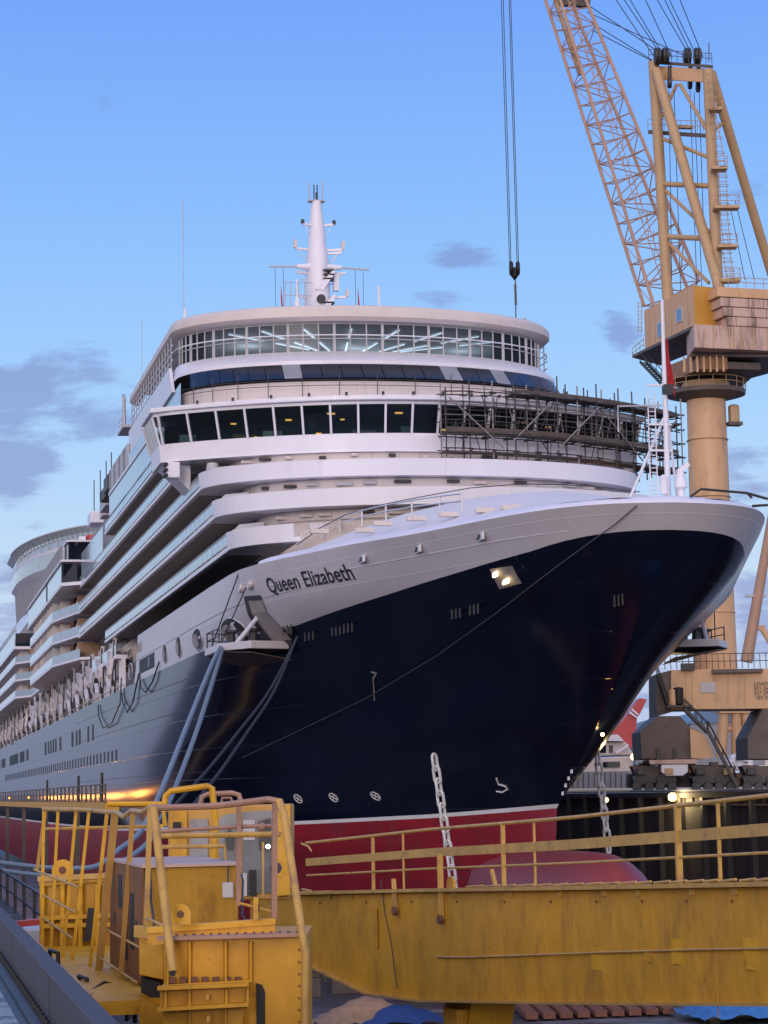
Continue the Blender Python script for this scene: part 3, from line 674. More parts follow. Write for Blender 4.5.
# ------------------------------------------------------------------ mast
mx=-.2; my=72; mz=44.55
def mrow(rx,ry,z,dy=0): return [Vector((mx+rx*math.cos(2*PI*k/16),my+dy+ry*math.sin(2*PI*k/16),z)) for k in range(16)]
m=MB(); m.loft([mrow(1.7,2.2,39.3),mrow(1.15,1.7,mz),mrow(1.08,1.6,mz+3.0),mrow(1.0,1.4,mz+5.0),mrow(.82,1.1,mz+6.2),mrow(.7,.85,mz+8),mrow(.45,.55,mz+10.1),mrow(.45,.55,mz+10.2)],close=True)
mast=m.build('mast','white',ship)
for z,l0,l1,lp in [(mz+7.9,-1.4,1.5,.35),(mz+5.6,-2.1,2.3,.75),(mz+5.3,0,2.2,0),(mz+3.4,-2.1,2.5,0),(mz+1.2,-2.0,2.6,.6)]:
    for l in (l0,l1):
        if not l: continue
        a=MB().beam((mx,my,z),(mx+l,my-.6,z+.08),.2,.2).build('yard_arm','white',mast)
        MB().path([(mx+l*.85,my-.6,z),(mx+l*.62,my-.4,z-.8),(mx+l*.3,my,z-1.0)],.045,5).build('arm_brace','white',a)
        if lp: MB().box((mx+l,my-.6,z+.1+lp/2),(.28,.3,lp)).build('signal_lamp','cream' if lp>.5 else 'dark',a)
for s_s,l in ((-1,4.6),(1,4.6)):
    a=MB().tube((mx,my-.5,mz+4.0),(mx+s_s*2.1,my-.9,mz+3.9),.42,10,.2).build('radar_yard','white',mast)
    MB().tube((mx+s_s*1.9,my-.9,mz+3.9),(mx+s_s*l,my-1.1,mz+3.75),.09,6).build('yard_tip','grey',a)
    for k in (.72,.88): MB().tube((mx+s_s*l*k,my-1,mz+3.7),(mx+s_s*l*k,my-1,mz-.5),.02,4).build('halyard','dark',a)
    x=mx+s_s*l*.77
    MB().prism([(x,my-1,mz+2.2),(x+.1,my-1,mz+1.0),(x+.2,my-1,mz-.3),(x+.04,my-1,mz-.2),(x-.02,my-1,mz+.9)],(0,.05,0)).build('signal_flag','flag',a)
for z in (mz+2.7,mz+3.1,mz+3.5,mz+.1,mz+.5): MB().box((mx+.75,my-1.2,z),(1.0,1.0,.14)).build('mast_louvre','dark',mast)
for zb_ in (1.7,-.6): MB().prism([(mx-.5,my-1.7,mz+zb_),(mx+1.3,my-1.7,mz+zb_+2.0),(mx+1.3,my-1.7,mz+zb_+1.5),(mx+.2,my-1.7,mz+zb_-.1)],(0,.6,0)).build('mast_bracket','white',mast)
MB().lathe([(.36,0),(.4,.08),(.4,.4)],(mx-.05,my-1.7,mz+.75),14,(Vector((1,0,0)),Vector((0,0,1)),Vector((0,-1,0)))).build('loudhailer','dark',mast)
MB().box((mx+1.55,my-.8,mz+2.5),(.5,.5,1.5)).build('radar_box','white',mast)
p=MB().box((mx,my,mz+10.25),(1.5,.9,.1)).build('mast_head_platform','grey',mast)
for x,h in ((-.65,1.7),(.6,1.9),(-.2,1.5),(.1,1.5),(.0,.8)): MB().tube((mx+x,my,mz+10.3),(mx+x,my,mz+10.3+h),.06,5).build('mast_head_light','dark' if abs(x)<.5 else 'grey',p)
mz=44.3
m=MB()
for z in (mz+1.0,mz+2.2): m.path([(mx-3.6,my-3,z),(mx-1.0,my-3,z)],.04,5)
for x in (-3.5,-3.0,-2.3,-1.7): m.tube((mx+x,my-3,mz),(mx+x,my-3,mz+2.2),.05,5)
m.build('mast_rail','grey',ship)
MB().lathe([(.4,-4),(.22,.4),(.1,.7),(.07,2.3)],(mx-2.6,my-4,mz),10).build('aerial','white',ship)
def onroof(px,py0,py1,r,mm,name):
    p=aty(px,py0,70); MB().tube((p.x,70,39.0),(p.x-.1,70,aty(px,py1,70).z),r,6).build(name,mm,ship)
onroof(380,303,286,.12,'white','aerial'); onroof(526,330,318,.14,'grey','aerial')
p=aty(184,315,58); MB().tube((p.x,58,39),(p.x,58,aty(184,200,58).z),.035,5).build('whip_aerial','grey',ship)
m=MB().tube((p.x,58,39),(p.x+.1,58,41.4),.13,6); m.box((p.x-.55,58,39.6),(.45,.4,1.1)); m.build('aerial_base','white',ship)
p=aty(142,370,95); MB().tube((p.x,95,36),(p.x,95,aty(142,320,95).z),.03,5).build('whip_aerial','grey',ship)
# ------------------------------------------------------------------ fore mast on the bow
b=Vector((3.6,-12,15.6)); fm=aty(668,492,-12); b.x=fm.x; t=aty(662,300,-12)
fmast=MB().path([b,b*.55+t*.45,t],.18,10,.09).build('fore_mast','white',ship)
MB().tube(aty(640,485,-10.5)-Vector((1.2,0,2)),b*.55+t*.45+Vector((-.1,0,0)),.085,6).build('mast_stay','white',fmast)
MB().tube(b+Vector((.9,.8,0)),b*.45+t*.55,.07,6).build('mast_stay','white',fmast)
lad=MB()
for s in (-.2,.2): lad.tube(b+Vector((-.75+s,.1,0)),b*.42+t*.58+Vector((-.75+s,.1,0)),.035,5)
for k in range(28):
    q=b*(1-.02*k)+t*(.02*k); lad.tube(q+Vector((-.95,.1,0)),q+Vector((-.55,.1,0)),.025,4)
lad.build('ladder','white',fmast)
for kk in (.3,.42,.6): MB().box(b*(1-kk)+t*kk+Vector((-.35,0,0)),(1.3,.12,.1)).build('ladder_bracket','white',fmast)
MB().box(b*.42+t*.58+Vector((.1,-.2,0)),(.5,.5,.5)).build('mast_light','dark',fmast)
q=b*.55+t*.45
m=MB().path([q+Vector((-.2,0,.7)),q+Vector((-2.7,0,.6)),q+Vector((-2.7,0,-.8))],.05,5); m.build('light_arm','grey',fmast)
q=b*.26+t*.74
fl=[]
for i in range(9):
    s=i/8; w=.12+.34*s*(1.1-.5*s); fl.append([q+Vector((.12+w*j/5+ .1*s*j/5,.12*math.sin(j*1.3+i*.7),.9-2.7*s-.5*j/5*s)) for j in range(6)])
MB().loft(fl).build('ensign','flag',fmast)
for px,py in ((681,478),):
    g=aty(px,492,-13)
    m=MB().lathe([(.4,-.6),(.38,.1),(.2,.3),(.2,.6),(.36,.75),(.32,1.1),(.2,1.35),(.22,1.6)],g+Vector((0,0,-.5)),12); m.box(g+Vector((.15,0,1.3)),(.75,.3,.25),(Vector((.8,0,.6)),Vector((0,1,0)),Vector((-.6,0,.8)))); m.build('bow_searchlight','white',ship)
g=aty(664,485,-13); MB().lathe([(.2,-.5),(.2,.2),(.26,.4),(.1,.55)],g,10).build('bow_bollard','white',ship)
m=MB()
for pts in ([(690,497),(701,489),(747,493),(752,498)],[(747,493),(768,499)],[(768,505),(752,506)]):
    m.path([at(x,y,112) for x,y in pts],.07,6)
m.build('bow_wire','dark',ship)
# ------------------------------------------------------------------ lettering
def hull_text(txt,p0,p1,size,mm,name,slant=0,off=.035):
    """letters laid on the starboard plating from p0 to p1 (Y,z)"""
    cu=bpy.data.curves.new(name,'FONT'); cu.body=txt; cu.size=1; cu.space_character=1.02; cu.offset=.012
    ob=bpy.data.objects.new('tmp',cu); col.objects.link(ob); dg=bpy.context.evaluated_depsgraph_get()
    me=bpy.data.meshes.new_from_object(ob.evaluated_get(dg)); bpy.data.objects.remove(ob)
    bm=bmesh.new(); bm.from_mesh(me); bmesh.ops.triangulate(bm,faces=bm.faces); 
    bmesh.ops.subdivide_edges(bm,edges=[e for e in bm.edges if e.calc_length()>.25],cuts=2)
    xs_=[v.co.x for v in bm.verts]; w=max(xs_)
    for v in bm.verts:
        t=v.co.x/w; Y=p0[0]+(p1[0]-p0[0])*t; z=p0[1]+(p1[1]-p0[1])*t+v.co.y*size
        v.co=(-hullX(Y,z)-off,Y,z)
    bm.to_mesh(me); bm.free(); me.materials.append(M[mm])
    o=bpy.data.objects.new(name,me); col.objects.link(o); o.parent=ship; o.matrix_parent_inverse=Matrix.Translation(-Vector(ship.location))
    return o
NAME0=(11.4,13.48); NAME1=(.1,13.3)
hull_text('Queen Elizabeth',NAME0,NAME1,1.3,'letters','name_lettering')['label']='black lettering reading Queen Elizabeth'
hull_text('CUNARD',(87,14.0),(74.2,13.95),1.25,'faint','line_lettering')['label']='faint orange lettering reading CUNARD'
# fairleads on the white bow plating
def onhull(px,py):
    lo=None
    for k in range(900):
        t=100+k*.1; p=at(px,py,t)
        if abs(p.x)<hullX(p.y,p.z) and p.z<15.5: return p
    return at(px,py,130)
for px,py in ((362,559.5),(417.5,549.5),(480,537)):
    p=onhull(px,py); o=MB().box(p,(.12,1.5,.42)).build('fairlead','white',ship,bevel=.05)
    MB().box(p+Vector((-.07,.1,0)),(.06,.8,.24)).build('fairlead_hole','dark',o)
# lit mooring recess high on the navy bow
q=[onhull(*p) for p in ((490,569),(512,565.5),(522,583),(500,589))]
out=Vector((-.05,-.06,-.02))
o=MB().prism([p+out for p in q],(.06,.06,0)).build('mooring_recess','recess',ship); o['label']='lit mooring recess in the navy bow'
for px,py,w in ((496.5,574,.8),(507,581,1.1)):
    p=onhull(px,py); MB().box(p+out*2.2,(.12,w,.28)).build('recess_lamp',emis('recess_lamp_light',(1,.8,.45),3),o,bevel=.05)
# louvre groups, draught hook and thruster marks
for px,py in ((283,627),(305,633),(332,628),(344,625),(452,610),(470,606),(614,597)):
    for k in range(3):
        p=onhull(px+4*k,py-.8*k); MB().box(p+out*.3,(.06,.25,1.0)).build('hull_louvre','dark',ship)
for px in (298.5,334,376):
    py=798.5-(px-298)*.035; p=onhull(px,py); 
    n=Vector((hullX(p.y,p.z-1)-hullX(p.y,p.z+1),0,0)); tx=Vector((-(hullX(p.y+1,p.z)-hullX(p.y-1,p.z))/2,1,0)).normalized(); tz=Vector((-(hullX(p.y,p.z+1)-hullX(p.y,p.z-1))/2,0,1)).normalized(); nn=tz.cross(tx).normalized()
    if nn.x>0: nn=-nn
    m=MB(); rr=.34; c0=p+nn*.04
    m.path([c0+tx*(rr*1.6*math.cos(2*PI*k/20))+tz*(rr*math.sin(2*PI*k/20)) for k in range(21)],.035,5)
    for a in (.7,2.27): m.tube(c0-tx*(rr*1.6*math.cos(a))-tz*(rr*math.sin(a)),c0+tx*(rr*1.6*math.cos(a))+tz*(rr*math.sin(a)),.035,5)
    m.build('thruster_mark','line',ship)
m=MB().path([onhull(x,y)+out for x,y in ((497,778),(499,784),(506,786),(508,789),(503,792),(497,791))],.05,5); m.build('bulb_mark','line',ship)
for k,(px,py) in enumerate([(572,771),(569,778),(566,785),(563,793)]): MB().box(onhull(px,py)+out,(.06,.3,.22)).build('draught_mark','line',ship)
m=MB().path([onhull(x,y)+out for x,y in ((372,672),(377,673),(374,678),(375,700))],.05,5); m.build('plating_mark','grey',ship)
MB().path([onhull(x,y)+Vector((-.25,-.3,-.05)) for x,y in ((640,505),(618,524),(597,539),(560,566),(500,612),(440,655),(370,697),(310,726),(245,757))],.035,5).build('bow_line',mat('grey_wire',(.05,.05,.065),.6),ship)
for pts in ([(-16.2,76,12),(-16.35,73,10.6),(-16.35,69,10.0),(-16.3,64,10.7),(-16.2,60,12.1)],[(-16.2,92,12.5),(-16.35,92,10.0),(-16.4,100,8.4),(-16.4,110,8.2),(-16.3,116,9.6),(-16.2,118,10.9)],[(-16.2,76,12),(-16.35,80,9.6),(-16.35,85,8.9),(-16.3,90,10.0),(-16.2,92,11)]): MB().path(pts,.07,6).build('hanging_cable','dark',ship)
# bulbous bow
m=MB(); rows=[]
for i in range(20):
    t=(i/19)**1.4; y=-13.9+26*t; r=2.85*math.sqrt(max(0,1-(1-min(1,t/.24))**2)) if t<.24 else 2.85-(t-.24)*.3
    rows.append([Vector((r*.92*math.cos(2*PI*k/24),y,-5.35+r*1.08*math.sin(2*PI*k/24)+.01*y)) for k in range(24)])
m.loft(rows,close=True); m.build('bulbous_bow','bulb',ship)
# shell door platforms, starboard and port
def shell(sd):
    X=lambda a:sd*a
    pl=[(13.0,15.0),(15.0,23.6),(17.4,22.6),(17.3,17.2),(15.6,14.2)]
    o=MB().prism([(X(x),y,10.25) for x,y in pl],(0,0,.5)).build('mooring_platform','bulwark',ship,bevel=.05)
    MB().prism([(X(12.8),15.2,9.55),(X(14.8),23.4,9.55),(X(17.3),22.5,10.2),(X(17.2),17.2,10.2),(X(15.5),14.4,10.0)],(0,0,.05)).build('platform_underside','dirty',o)
    MB().tube((X(16.0),17.6,10.8),(X(14.2),14.4,13.3),.14,8).build('platform_strut','white',o)
    m=MB(); rl=[(15.2,23.3),(17.25,22.4),(17.15,17.4)]
    for h in (.5,1.0): m.path([(X(x),y,10.75+h) for x,y in rl],.04,5)
    for x,y in rl+[(17.2,20),(16.2,22.9)]: m.tube((X(x),y,10.7),(X(x),y,11.8),.05,5)
    m.build('platform_rail','dark',o)
    for p in ((15.2,20),(16.2,18.6),(15.0,17)): MB().lathe([(.35,0),(.28,.3),(.28,.7),(.42,.8),(.42,.95)],(X(p[0]),p[1],10.75),10).build('mooring_bollard','dark',o)
    MB().tube((X(17.1),21.5,10.8),(X(15.9),16.5,15.4),.045,5).build('platform_wire','dark',o)
    MB().tube((X(16.9),18.5,10.8),(X(15.7),15.2,14.2),.04,5).build('platform_wire','dark',o)
    return o
shell(-1); shell(1)
# shell door opening
def hullpatch(q,off,n=8):
    rows=[]
    for i in range(n+1):
        a=Vector(q[0]).lerp(Vector(q[3]),i/n); b=Vector(q[1]).lerp(Vector(q[2]),i/n); r=[]
        for j in range(n+1):
            p=a.lerp(b,j/n); r.append(Vector((-hullX(p.x,p.y)-off,p.x,p.y)))
        rows.append(r)
    return MB().loft(rows,smooth=False)
dq=[(16.2,13.7),(13.0,13.5),(13.6,10.75),(17.4,10.8)]
o=hullpatch(dq,.05).build('shell_door_opening','recess',ship)
hullpatch([(16.2,13.7),(15.6,13.65),(16.4,10.8),(17.4,10.8)],.09).build('door_edge','dark',o)
hullpatch([(16.2,13.7),(13.0,13.5),(13.05,13.2),(16.1,13.4)],.09).build('door_edge','dark',o)
for yy in (14.3,16.6): MB().lathe([(.5,-.12),(.55,0),(.5,.12)],(-hullX(yy,14.25)-.02,yy,14.25),14,(Vector((0,1,0)),Vector((0,0,.5)),Vector((1,0,0)))).build('hull_light','cream',ship)
# ------------------------------------------------------------------ scaffold round the port bridge wing
sca=empty('scaffolding',(12,34,25.3),'brown tube scaffolding with plank decks wrapped around the right bridge wing','scaffolding')
def sp(x,off,z): 
    d=Vector((1,.043*x)).normalized(); return Vector((x+d.y*off,bq(x,31.3)-d.x*off,z))
sx=[1.0+i*1.66 for i in range(12)]+[20.6]
for i,x in enumerate(sx):
    for off in (.7,2.0):
        top=30.2+random.uniform(-.3,.5)+(.7 if 7<x<17 else 0); bot=25.0-random.uniform(0,.6)
        MB().tube(sp(x,off,bot),sp(x,off,top),.055,6).build('standard','pole' if (i+int(off))%4 else 'polelight',sca)
for z in (25.5,26.6,27.6,28.6,29.7):
    for off in (.62,2.08):
        m=MB()
        for a,b in zip(sx,sx[1:]): m.tube(sp(a-.25,off,z+random.uniform(-.06,.06)),sp(b+.25,off,z+random.uniform(-.06,.06)),.05,5)
        m.build('ledger','pole',sca)
for z in (25.35,26.75,29.75):
    for i,(a,b) in enumerate(zip(sx,sx[1:])):
        if z==29.75 and i<3: continue
        for off in (.9,1.25,1.6,1.95): MB().beam(sp(a-.1,off,z),sp(b+.1,off,z+random.uniform(-.03,.03)),.3,.07).build('plank','board',sca)
for z0_,z1_ in ((26.8,27.1),(29.8,30.05)):
    for i,(a,b) in enumerate(zip(sx,sx[1:])):
        if z0_>29 and i<3: continue
        MB().prism([sp(a,2.12,z0_),sp(b,2.12,z0_),sp(b,2.12,z1_),sp(a,2.12,z1_)],(0,.04,0)).build('toe_board','board',sca)
for i,x in enumerate(sx):
    for z in (25.5,26.65,29.7): MB().tube(sp(x,.2,z-.1),sp(x,2.5,z-.1),.05,5).build('transom','pole',sca)
for a,b,z0,z1 in [(1.2,5.0,29.2,25.6),(8.6,5.2,29.2,25.7),(12.6,8.9,29.3,25.6),(12.8,16.6,29.2,25.7),(20.2,16.9,29.3,25.8)]: MB().tube(sp(a,2.25,z0),sp(b,2.25,z1),.06,6).build('brace','polelight',sca)
for k in range(14):
    x=random.uniform(4,20); z=random.choice((27.2,28.1)); MB().tube(sp(x,1.3,z-.7),sp(x+random.uniform(-1.2,1.2),1.3,z+1.4),.04,5).build('brace','pole',sca)
for i in range(22):
    x=1.6+i*.88; z=random.choice((25.4,26.8)); MB().tube(sp(x,random.choice((.75,1.4,2.0)),z),sp(x+random.uniform(-.1,.1),random.choice((.75,1.4,2.0)),z+random.uniform(1.5,3.4)),.04,5).build('standard',random.choice(('pole','polelight')),sca)
for z in (27.1,28.1,28.95):
    MB().path([sp(x,1.4,z+random.uniform(-.1,.1)) for x in sx],.035,5).build('ledger','polelight',sca)
# work debris: ladders, hoses
for x in (13.2,16.2): 
    m=MB()
    for s in(0,.4): m.tube(sp(x+s,.8,26.8),sp(x+s+.3,.5,29.3),.04,5)
    for k in range(8): m.tube(sp(x+.04*k,.8-.04*k,27+.28*k),sp(x+.4+.04*k,.8-.04*k,27+.28*k),.025,4)
    m.build('ladder','polelight',sca)
for i in range(5):   # standing rail on the wing roof
    x=9+i*2.6; MB().tube(sp(x,-3,29.6),sp(x,-3,31.6+.3*(i%2)),.05,5).build('standard','pole',sca)
m=MB().tube(sp(8,-3,30.9),sp(20.5,-3,30.9),.045,5); m.build('ledger','pole',sca)
m=MB().tube(sp(8,-3,31.4),sp(20.5,-3,31.3),.045,5); m.build('ledger','pole',sca)
# outer tower of the scaffold
for dx in (0,1.6):
    for off in (0,2.0): MB().tube(sp(20.4+dx,off-.6,25.0),sp(20.4+dx,off-.6,31.5),.055,6).build('standard','polelight' if dx else 'pole',sca)
for z in (25.6,26.8,27.9,29.0,30.2):
    m=MB()
    for off in (0,2): m.tube(sp(20.1,off-.6,z),sp(22.3,off-.6,z),.045,5)
    for dx in (0,1.6): m.tube(sp(20.4+dx,-.9,z),sp(20.4+dx,1.7,z),.045,5)
    m.build('ledger','pole',sca)
MB().box(sp(21.2,.4,29.3),(2.2,2.4,.1)).build('plank','board',sca); MB().box(sp(21.2,.4,25.8),(2.4,2.4,.12)).build('plank','board',sca)
MB().path([sp(13,.3,24.6),sp(14.5,.3,24.9),sp(16,.3,25.0)],.12,6).build('work_light','lamp_o',sca)
# ------------------------------------------------------------------ ropes and chains
def rope(name,pts,r,mm,label,cat,group=None,n=8,r2=None):
    P=[Vector(p) for p in pts]; out=[]
    for i in range(len(P)-1):
        p0=P[max(i-1,0)];p1=P[i];p2=P[i+1];p3=P[min(i+2,len(P)-1)]
        for k in range(8):
            t=k/8; out.append(.5*((2*p1)+(p2-p0)*t+(2*p0-5*p1+4*p2-p3)*t*t+(3*p1-p0-3*p2+p3)*t**3))
    out.append(P[-1])
    return tag(MB().path(out,r,n,r2).build(name,mm),label,cat,group)
def hawser(dx,dy,label):
    a=[(224,642,149),(213,662,140),(190,718,125),(172,764,114),(157,800,107),(140,832,102),(118,850,99),(96,866,97),(60,868,96),(20,865,95),(-30,858,94)]
    return rope('mooring_hose',[at(px+dx*min(1,k/2),py+dy*min(1,k/3),D) for k,(px,py,D) in enumerate(a)],.155,'rope',label,'hose','pale blue hoses to the shell door',r2=.085)
hawser(0,0,'pale blue hose from the shell door to the dock side, upper left one')
hawser(9,9,'pale blue hose beside the other hose, lower right one')
for k,(dx,lab) in enumerate(((0,'dark mooring rope hanging slack from the navy bow, left one of the pair'),(14,'dark mooring rope hanging slack from the navy bow, right one of the pair'))):
    rope('mooring_rope',[at(px+dx*i/3.,py,D) for i,(px,py,D) in enumerate([(297,637,124),(270,690,114),(236,735,104),(205,773,95),(175,805,86),(150,835,78)])],.07,'darkrope',lab,'rope','dark ropes from the bow')
def chain(p0,p1,name,label,L=.95):
    p0,p1=Vector(p0),Vector(p1); d=(p1-p0); n=int(d.length/(L*.72)); d.normalize(); x=d.cross(Vector((0,1,0))).normalized(); y=x.cross(d)
    root=empty(name,p1,label,'chain','white anchor chains at the bow')
    for i in range(n):
        c=p0+d*(i+.5)*((p1-p0).length/n); w=x if i%2 else y; pts=[]
        if i%2==0: w=(x*.75+y*.65).normalized()
        else: w=(x*.65-y*.75).normalized()
        for k in range(17):
            a=2*PI*k/16; sx_=math.cos(a)*.21; sy=math.sin(a)*.21+(.26 if math.sin(a)>0 else -.26)
            pts.append(c+w*sx_+d*sy)
        MB().path(pts,.085,6).build('link','chain',root)
p=onhull(434,755); q=onhull(451,842)
chain(at(434,756,128),at(455,892,129),'anchor_chain','white anchor chain hanging down the navy and red bow, left one',L=.95)
p=atx(596,738,6); chain(aty(597,752,10),aty(609,852,12),'anchor_chain','white anchor chain hanging past the stem, right one above the bulb',L=.95)
# the lamp at the port anchor
# ------------------------------------------------------------------ dock: ground, floor, walls
GZ=-.55
g=MB().add([(-3000,-3000,GZ-.02),(-36.05,-3000,GZ-.02),(-36.05,900,GZ-.02),(-3000,900,GZ-.02)],[(0,1,2,3)]); structure('dock_apron_ground',g,'apron')
g=MB().add([(34,-3000,.55),(3000,-3000,.55),(3000,900,.55),(34,900,.55)],[(0,1,2,3)]); structure('quay_ground',g,'apron')
g=MB().add([(-3000,900,.3),(3000,900,.3),(3000,9000,.3),(-3000,9000,.3)],[(0,1,2,3)]); structure('far_ground',g,'apron')
g=MB().add([(-36.3,-400,-10.4),(34.5,-400,-10.4),(34.5,900,-10.4),(-36.3,900,-10.4)],[(0,1,2,3)]); structure('dock_floor_ground',g,'dockfloor')
def wall(n,mb,mm,label): return tag(mb.build(n,mm),label,'dock wall')
m=MB().b2((34,-400,-10.5),(36,900,.52)); m.b2((33.6,-400,.1),(36,900,.58)); w=wall('dock_wall',m,'dockwall','dark stained far dock wall under the crane rails')
for k in range(60): MB().b2((33.5,-40+k*6,-10.4),(33.98,-39.4+k*6,.1)).build('wall_fender','dark',w)
m=MB().tube((33.9,-200,.75),(33.9,600,.75),.12,6); m.build('wall_pipe','greywall',w)
m=MB().b2((-38,-400,-10.5),(-36.1,900,GZ-.04)); w=wall('dock_wall',m,'dockwall','dark near dock wall beside the grey rail beam')
lg=empty('service_ledge',(-34.6,-40,-2.6),'dark service ledge with pipes and pale drums below the near dock edge','ledge')
MB().b2((-36.08,-92,-2.9),(-33.6,110,-2.5)).build('ledge_slab','dockwall',lg)
for z,r in ((-1.2,.12),(-1.6,.09),(-2.0,.15)): MB().tube((-35.85,-94,z),(-35.85,110,z),r,8).build('pipe','dirty',lg)
for k in range(26):
    y=-90+k*5.2; MB().b2((-33.75,y,-2.5),(-33.65,y+.12,-1.4)).build('ledge_post','dark',lg)
    if k%2==0:
        w_,h_=random.uniform(.5,1.1),random.uniform(.4,1.0); x=random.uniform(-35.3,-34.3); MB().b2((x-w_/2,y+1,-2.5),(x+w_/2,y+2.2,-2.5+h_)).build('ledge_crate',random.choice(('dark','grey','dirty','blueroof')),lg,bevel=.05)
    else: MB().lathe([(.3,0),(.33,.3),(.3,.6),(.33,.9),(.3,.92)],(-34.6+random.uniform(-.5,.5),y+1,-2.5),14).build('drum',random.choice(('white','dirty','funnelred')),lg)
for z in (-1.95,-1.42): MB().tube((-33.7,-92,z),(-33.7,110,z),.04,5).build('ledge_rail','dark',lg)
m=MB().b2((-36,640,-10.5),(34,642,.5)); wall('dock_wall',m,'dockwall','dark end wall of the dock beyond the ship')
# fence along the far quay
fr=empty('quay_fence',(33.9,60,.6),'olive post fence on the far dock edge under the bow','fence')
for k in range(22): MB().b2((33.85,32+k*2.2,-.5),(34.0,32.5+k*2.2,.5)).build('fence_post','board',fr)
for z in (-.6,.45): MB().b2((33.8,30,z),(33.95,82,z+.16)).build('fence_rail','wood',fr)
# keel blocks under the ship and block stacks on the floor
def blockstack(x,y,w,d,n,label,mm='wood',base='concrete'):
    r=empty('keel_block',(x,y,-10.4),label,'keel block','block stacks on the dock floor')
    MB().b2((x-w/2,y-d/2,-10.4),(x+w/2,y+d/2,-9.3+.0*n)).build('block_base','dirty',r,bevel=.04)
    for k in range(n): MB().b2((x-w/2+.05,y-d/2+.05,-9.28+.3*k),(x+w/2-.05,y+d/2-.05,-9.0+.3*k)).build('timber_cap',mm,r,bevel=.02)
    return r
for k,(x,y) in enumerate([(-9,-2),(-12,4),(-14.5,2.5),(-17,9),(-11,12),(-14,16),(-19,4),(-7,6),(-16.5,22),(-20,16)]):
    blockstack(x,y,1.6,1.6,random.choice((2,3,4)),'stack of grey timber keel blocks on the wet dock floor','board')
for k in range(18): blockstack(0,12+k*9,1.6,2.2,0,'keel block under the red ship bottom','board')
m=empty('plank_pile',atz(600,1012,-10.4),'pile of reddish brown planks on the dock floor under the girder','planks')
c0=atz(595,1013,-10.4)
for k in range(9): MB().beam(c0+Vector((-4.2+.9*k,-3,.25)),c0+Vector((-3.4+.9*k,3.2,.5)),.62,.3).build('plank','rust',m)
p0=atz(748,1019,-10.4); rows=[]
for i in range(15): rows.append([p0+Vector((-3.2+6.4*i/14,-2.6+5.2*j/9,.25+.75*math.sin(PI*i/14)*math.sin(PI*j/9)+random.uniform(0,.3))) for j in range(10)])
tag(MB().loft(rows).build('blue_tarp','tarp'),'crumpled bright blue tarpaulin on the dock floor, lower right','tarpaulin')
p0=atz(366,1027,-10.4); rows=[]
for i in range(13): rows.append([p0+Vector((-2.6+5.2*i/12,-1.6+3.2*j/7,.2+1.1*math.sin(PI*i/12)*math.sin(PI*j/7)+random.uniform(0,.25))) for j in range(8)])
tag(MB().loft(rows).build('tan_tarp','wood'),'tan cloth bundle on the dock floor below the girder','tarpaulin')
p0=atz(398,1027,-10.4); rows=[]
for i in range(13): rows.append([p0+Vector((-2.2+4.4*i/12,-1.6+3.2*j/7,.2+.7*math.sin(PI*i/12)*math.sin(PI*j/7)+random.uniform(0,.25))) for j in range(8)])
tag(MB().loft(rows).build('dark_blue_tarp',mat('dark_blue_cloth',(.015,.05,.18),.6,bump=.4)),'dark blue sheet beside the tan bundle on the dock floor','tarpaulin')
p0=atz(645,1005,-10.4)
ct=empty('dark_container',p0,'low dark steel crate on the dock floor behind the planks','crate')
MB().box(p0+Vector((0,5,1.3)),(9,3,1.5)).build('crate_body','dark',ct,bevel=.1)
for s in(-1,1): MB().box(p0+Vector((s*3,5,.35)),(.8,2.6,.7)).build('skid','black',ct)
# ------------------------------------------------------------------ near rail beam at the lower left
rb=empty('rail_beam',(-36.5,-110,-.6),'long grey steel rail beam running along the near dock edge','beam')
m=MB().b2((-36.535,-140,-.28),(-36.41,40,0)); m.build('beam','beam',rb,bevel=.008)
for k in range(12): MB().b2((-36.538,-118+k*4.7,-.28),(-36.536,-117.985+k*4.7,0)).build('beam_joint','dark',rb)
m=MB().b2((-36.66,-140,-.34),(-36.535,40,-.285)); m.build('base_plate','dark',rb)
for k in range(60): MB().lathe([(.022,0),(.022,.03),(.012,.045)],(-36.575,-122+k*.26,-.285),8).build('bolt','black',rb)
m=MB().b2((-36.72,-140,-.4),(-36.662,40,-.31)); tag(m.build('crane_rail_groove','dark'),'dark rusty groove strip left of the grey rail beam','rail')
m=MB().add([(-45,-140,-.3),(-36.722,-140,-.3),(-36.722,60,-.3),(-45,60,-.3)],[(0,1,2,3)]); structure('wet_pavement',m,'concrete')
# ------------------------------------------------------------------ yellow dock arm platform
arm=empty('dock_arm',at(160,990,21),'weathered yellow dock arm with cab, railings and a long girder over the dock','dock arm')
GA=[(250,893,43),(299,894,40),(420,891,35.5),(560,889,30),(768,885,23.5),(900,882.5,20.5)]
tp=[at(*p) for p in GA]
bt=[at(250,955,43),at(299,959,40),at(420,1000,35.5),at(560,1002,30),at(768,1003.5,23.5),at(900,1005,20.5)]
gdir=(tp[4]-tp[1]); gdir.z=0; gdir.normalize(); nrm=Vector((gdir.y,-gdir.x,0)); 
if nrm.y>0: nrm=-nrm
back=-nrm*1.5
bt[2]=Vector((bt[2].x,bt[2].y,bt[2].z))
corner=at(368,992.5,37.4); ctop=at(368,892.2,37.4)
corner.xy=ctop.xy
seqt=[tp[0],tp[1],ctop]+tp[2:]; seqb=[bt[0],bt[1],corner]+bt[2:]
for a,b in zip(seqt,seqb): b.x,b.y=a.x,a.y
m=MB(); n=len(seqt)
vs=seqt+seqb+[p+back for p in seqt]+[p+back for p in seqb]
fs=[]
for i in range(n-1): fs+=[(i,i+1,n+i+1,n+i),(2*n+i,3*n+i,3*n+i+1,2*n+i+1),(i,2*n+i,2*n+i+1,i+1),(n+i,n+i+1,3*n+i+1,3*n+i)]
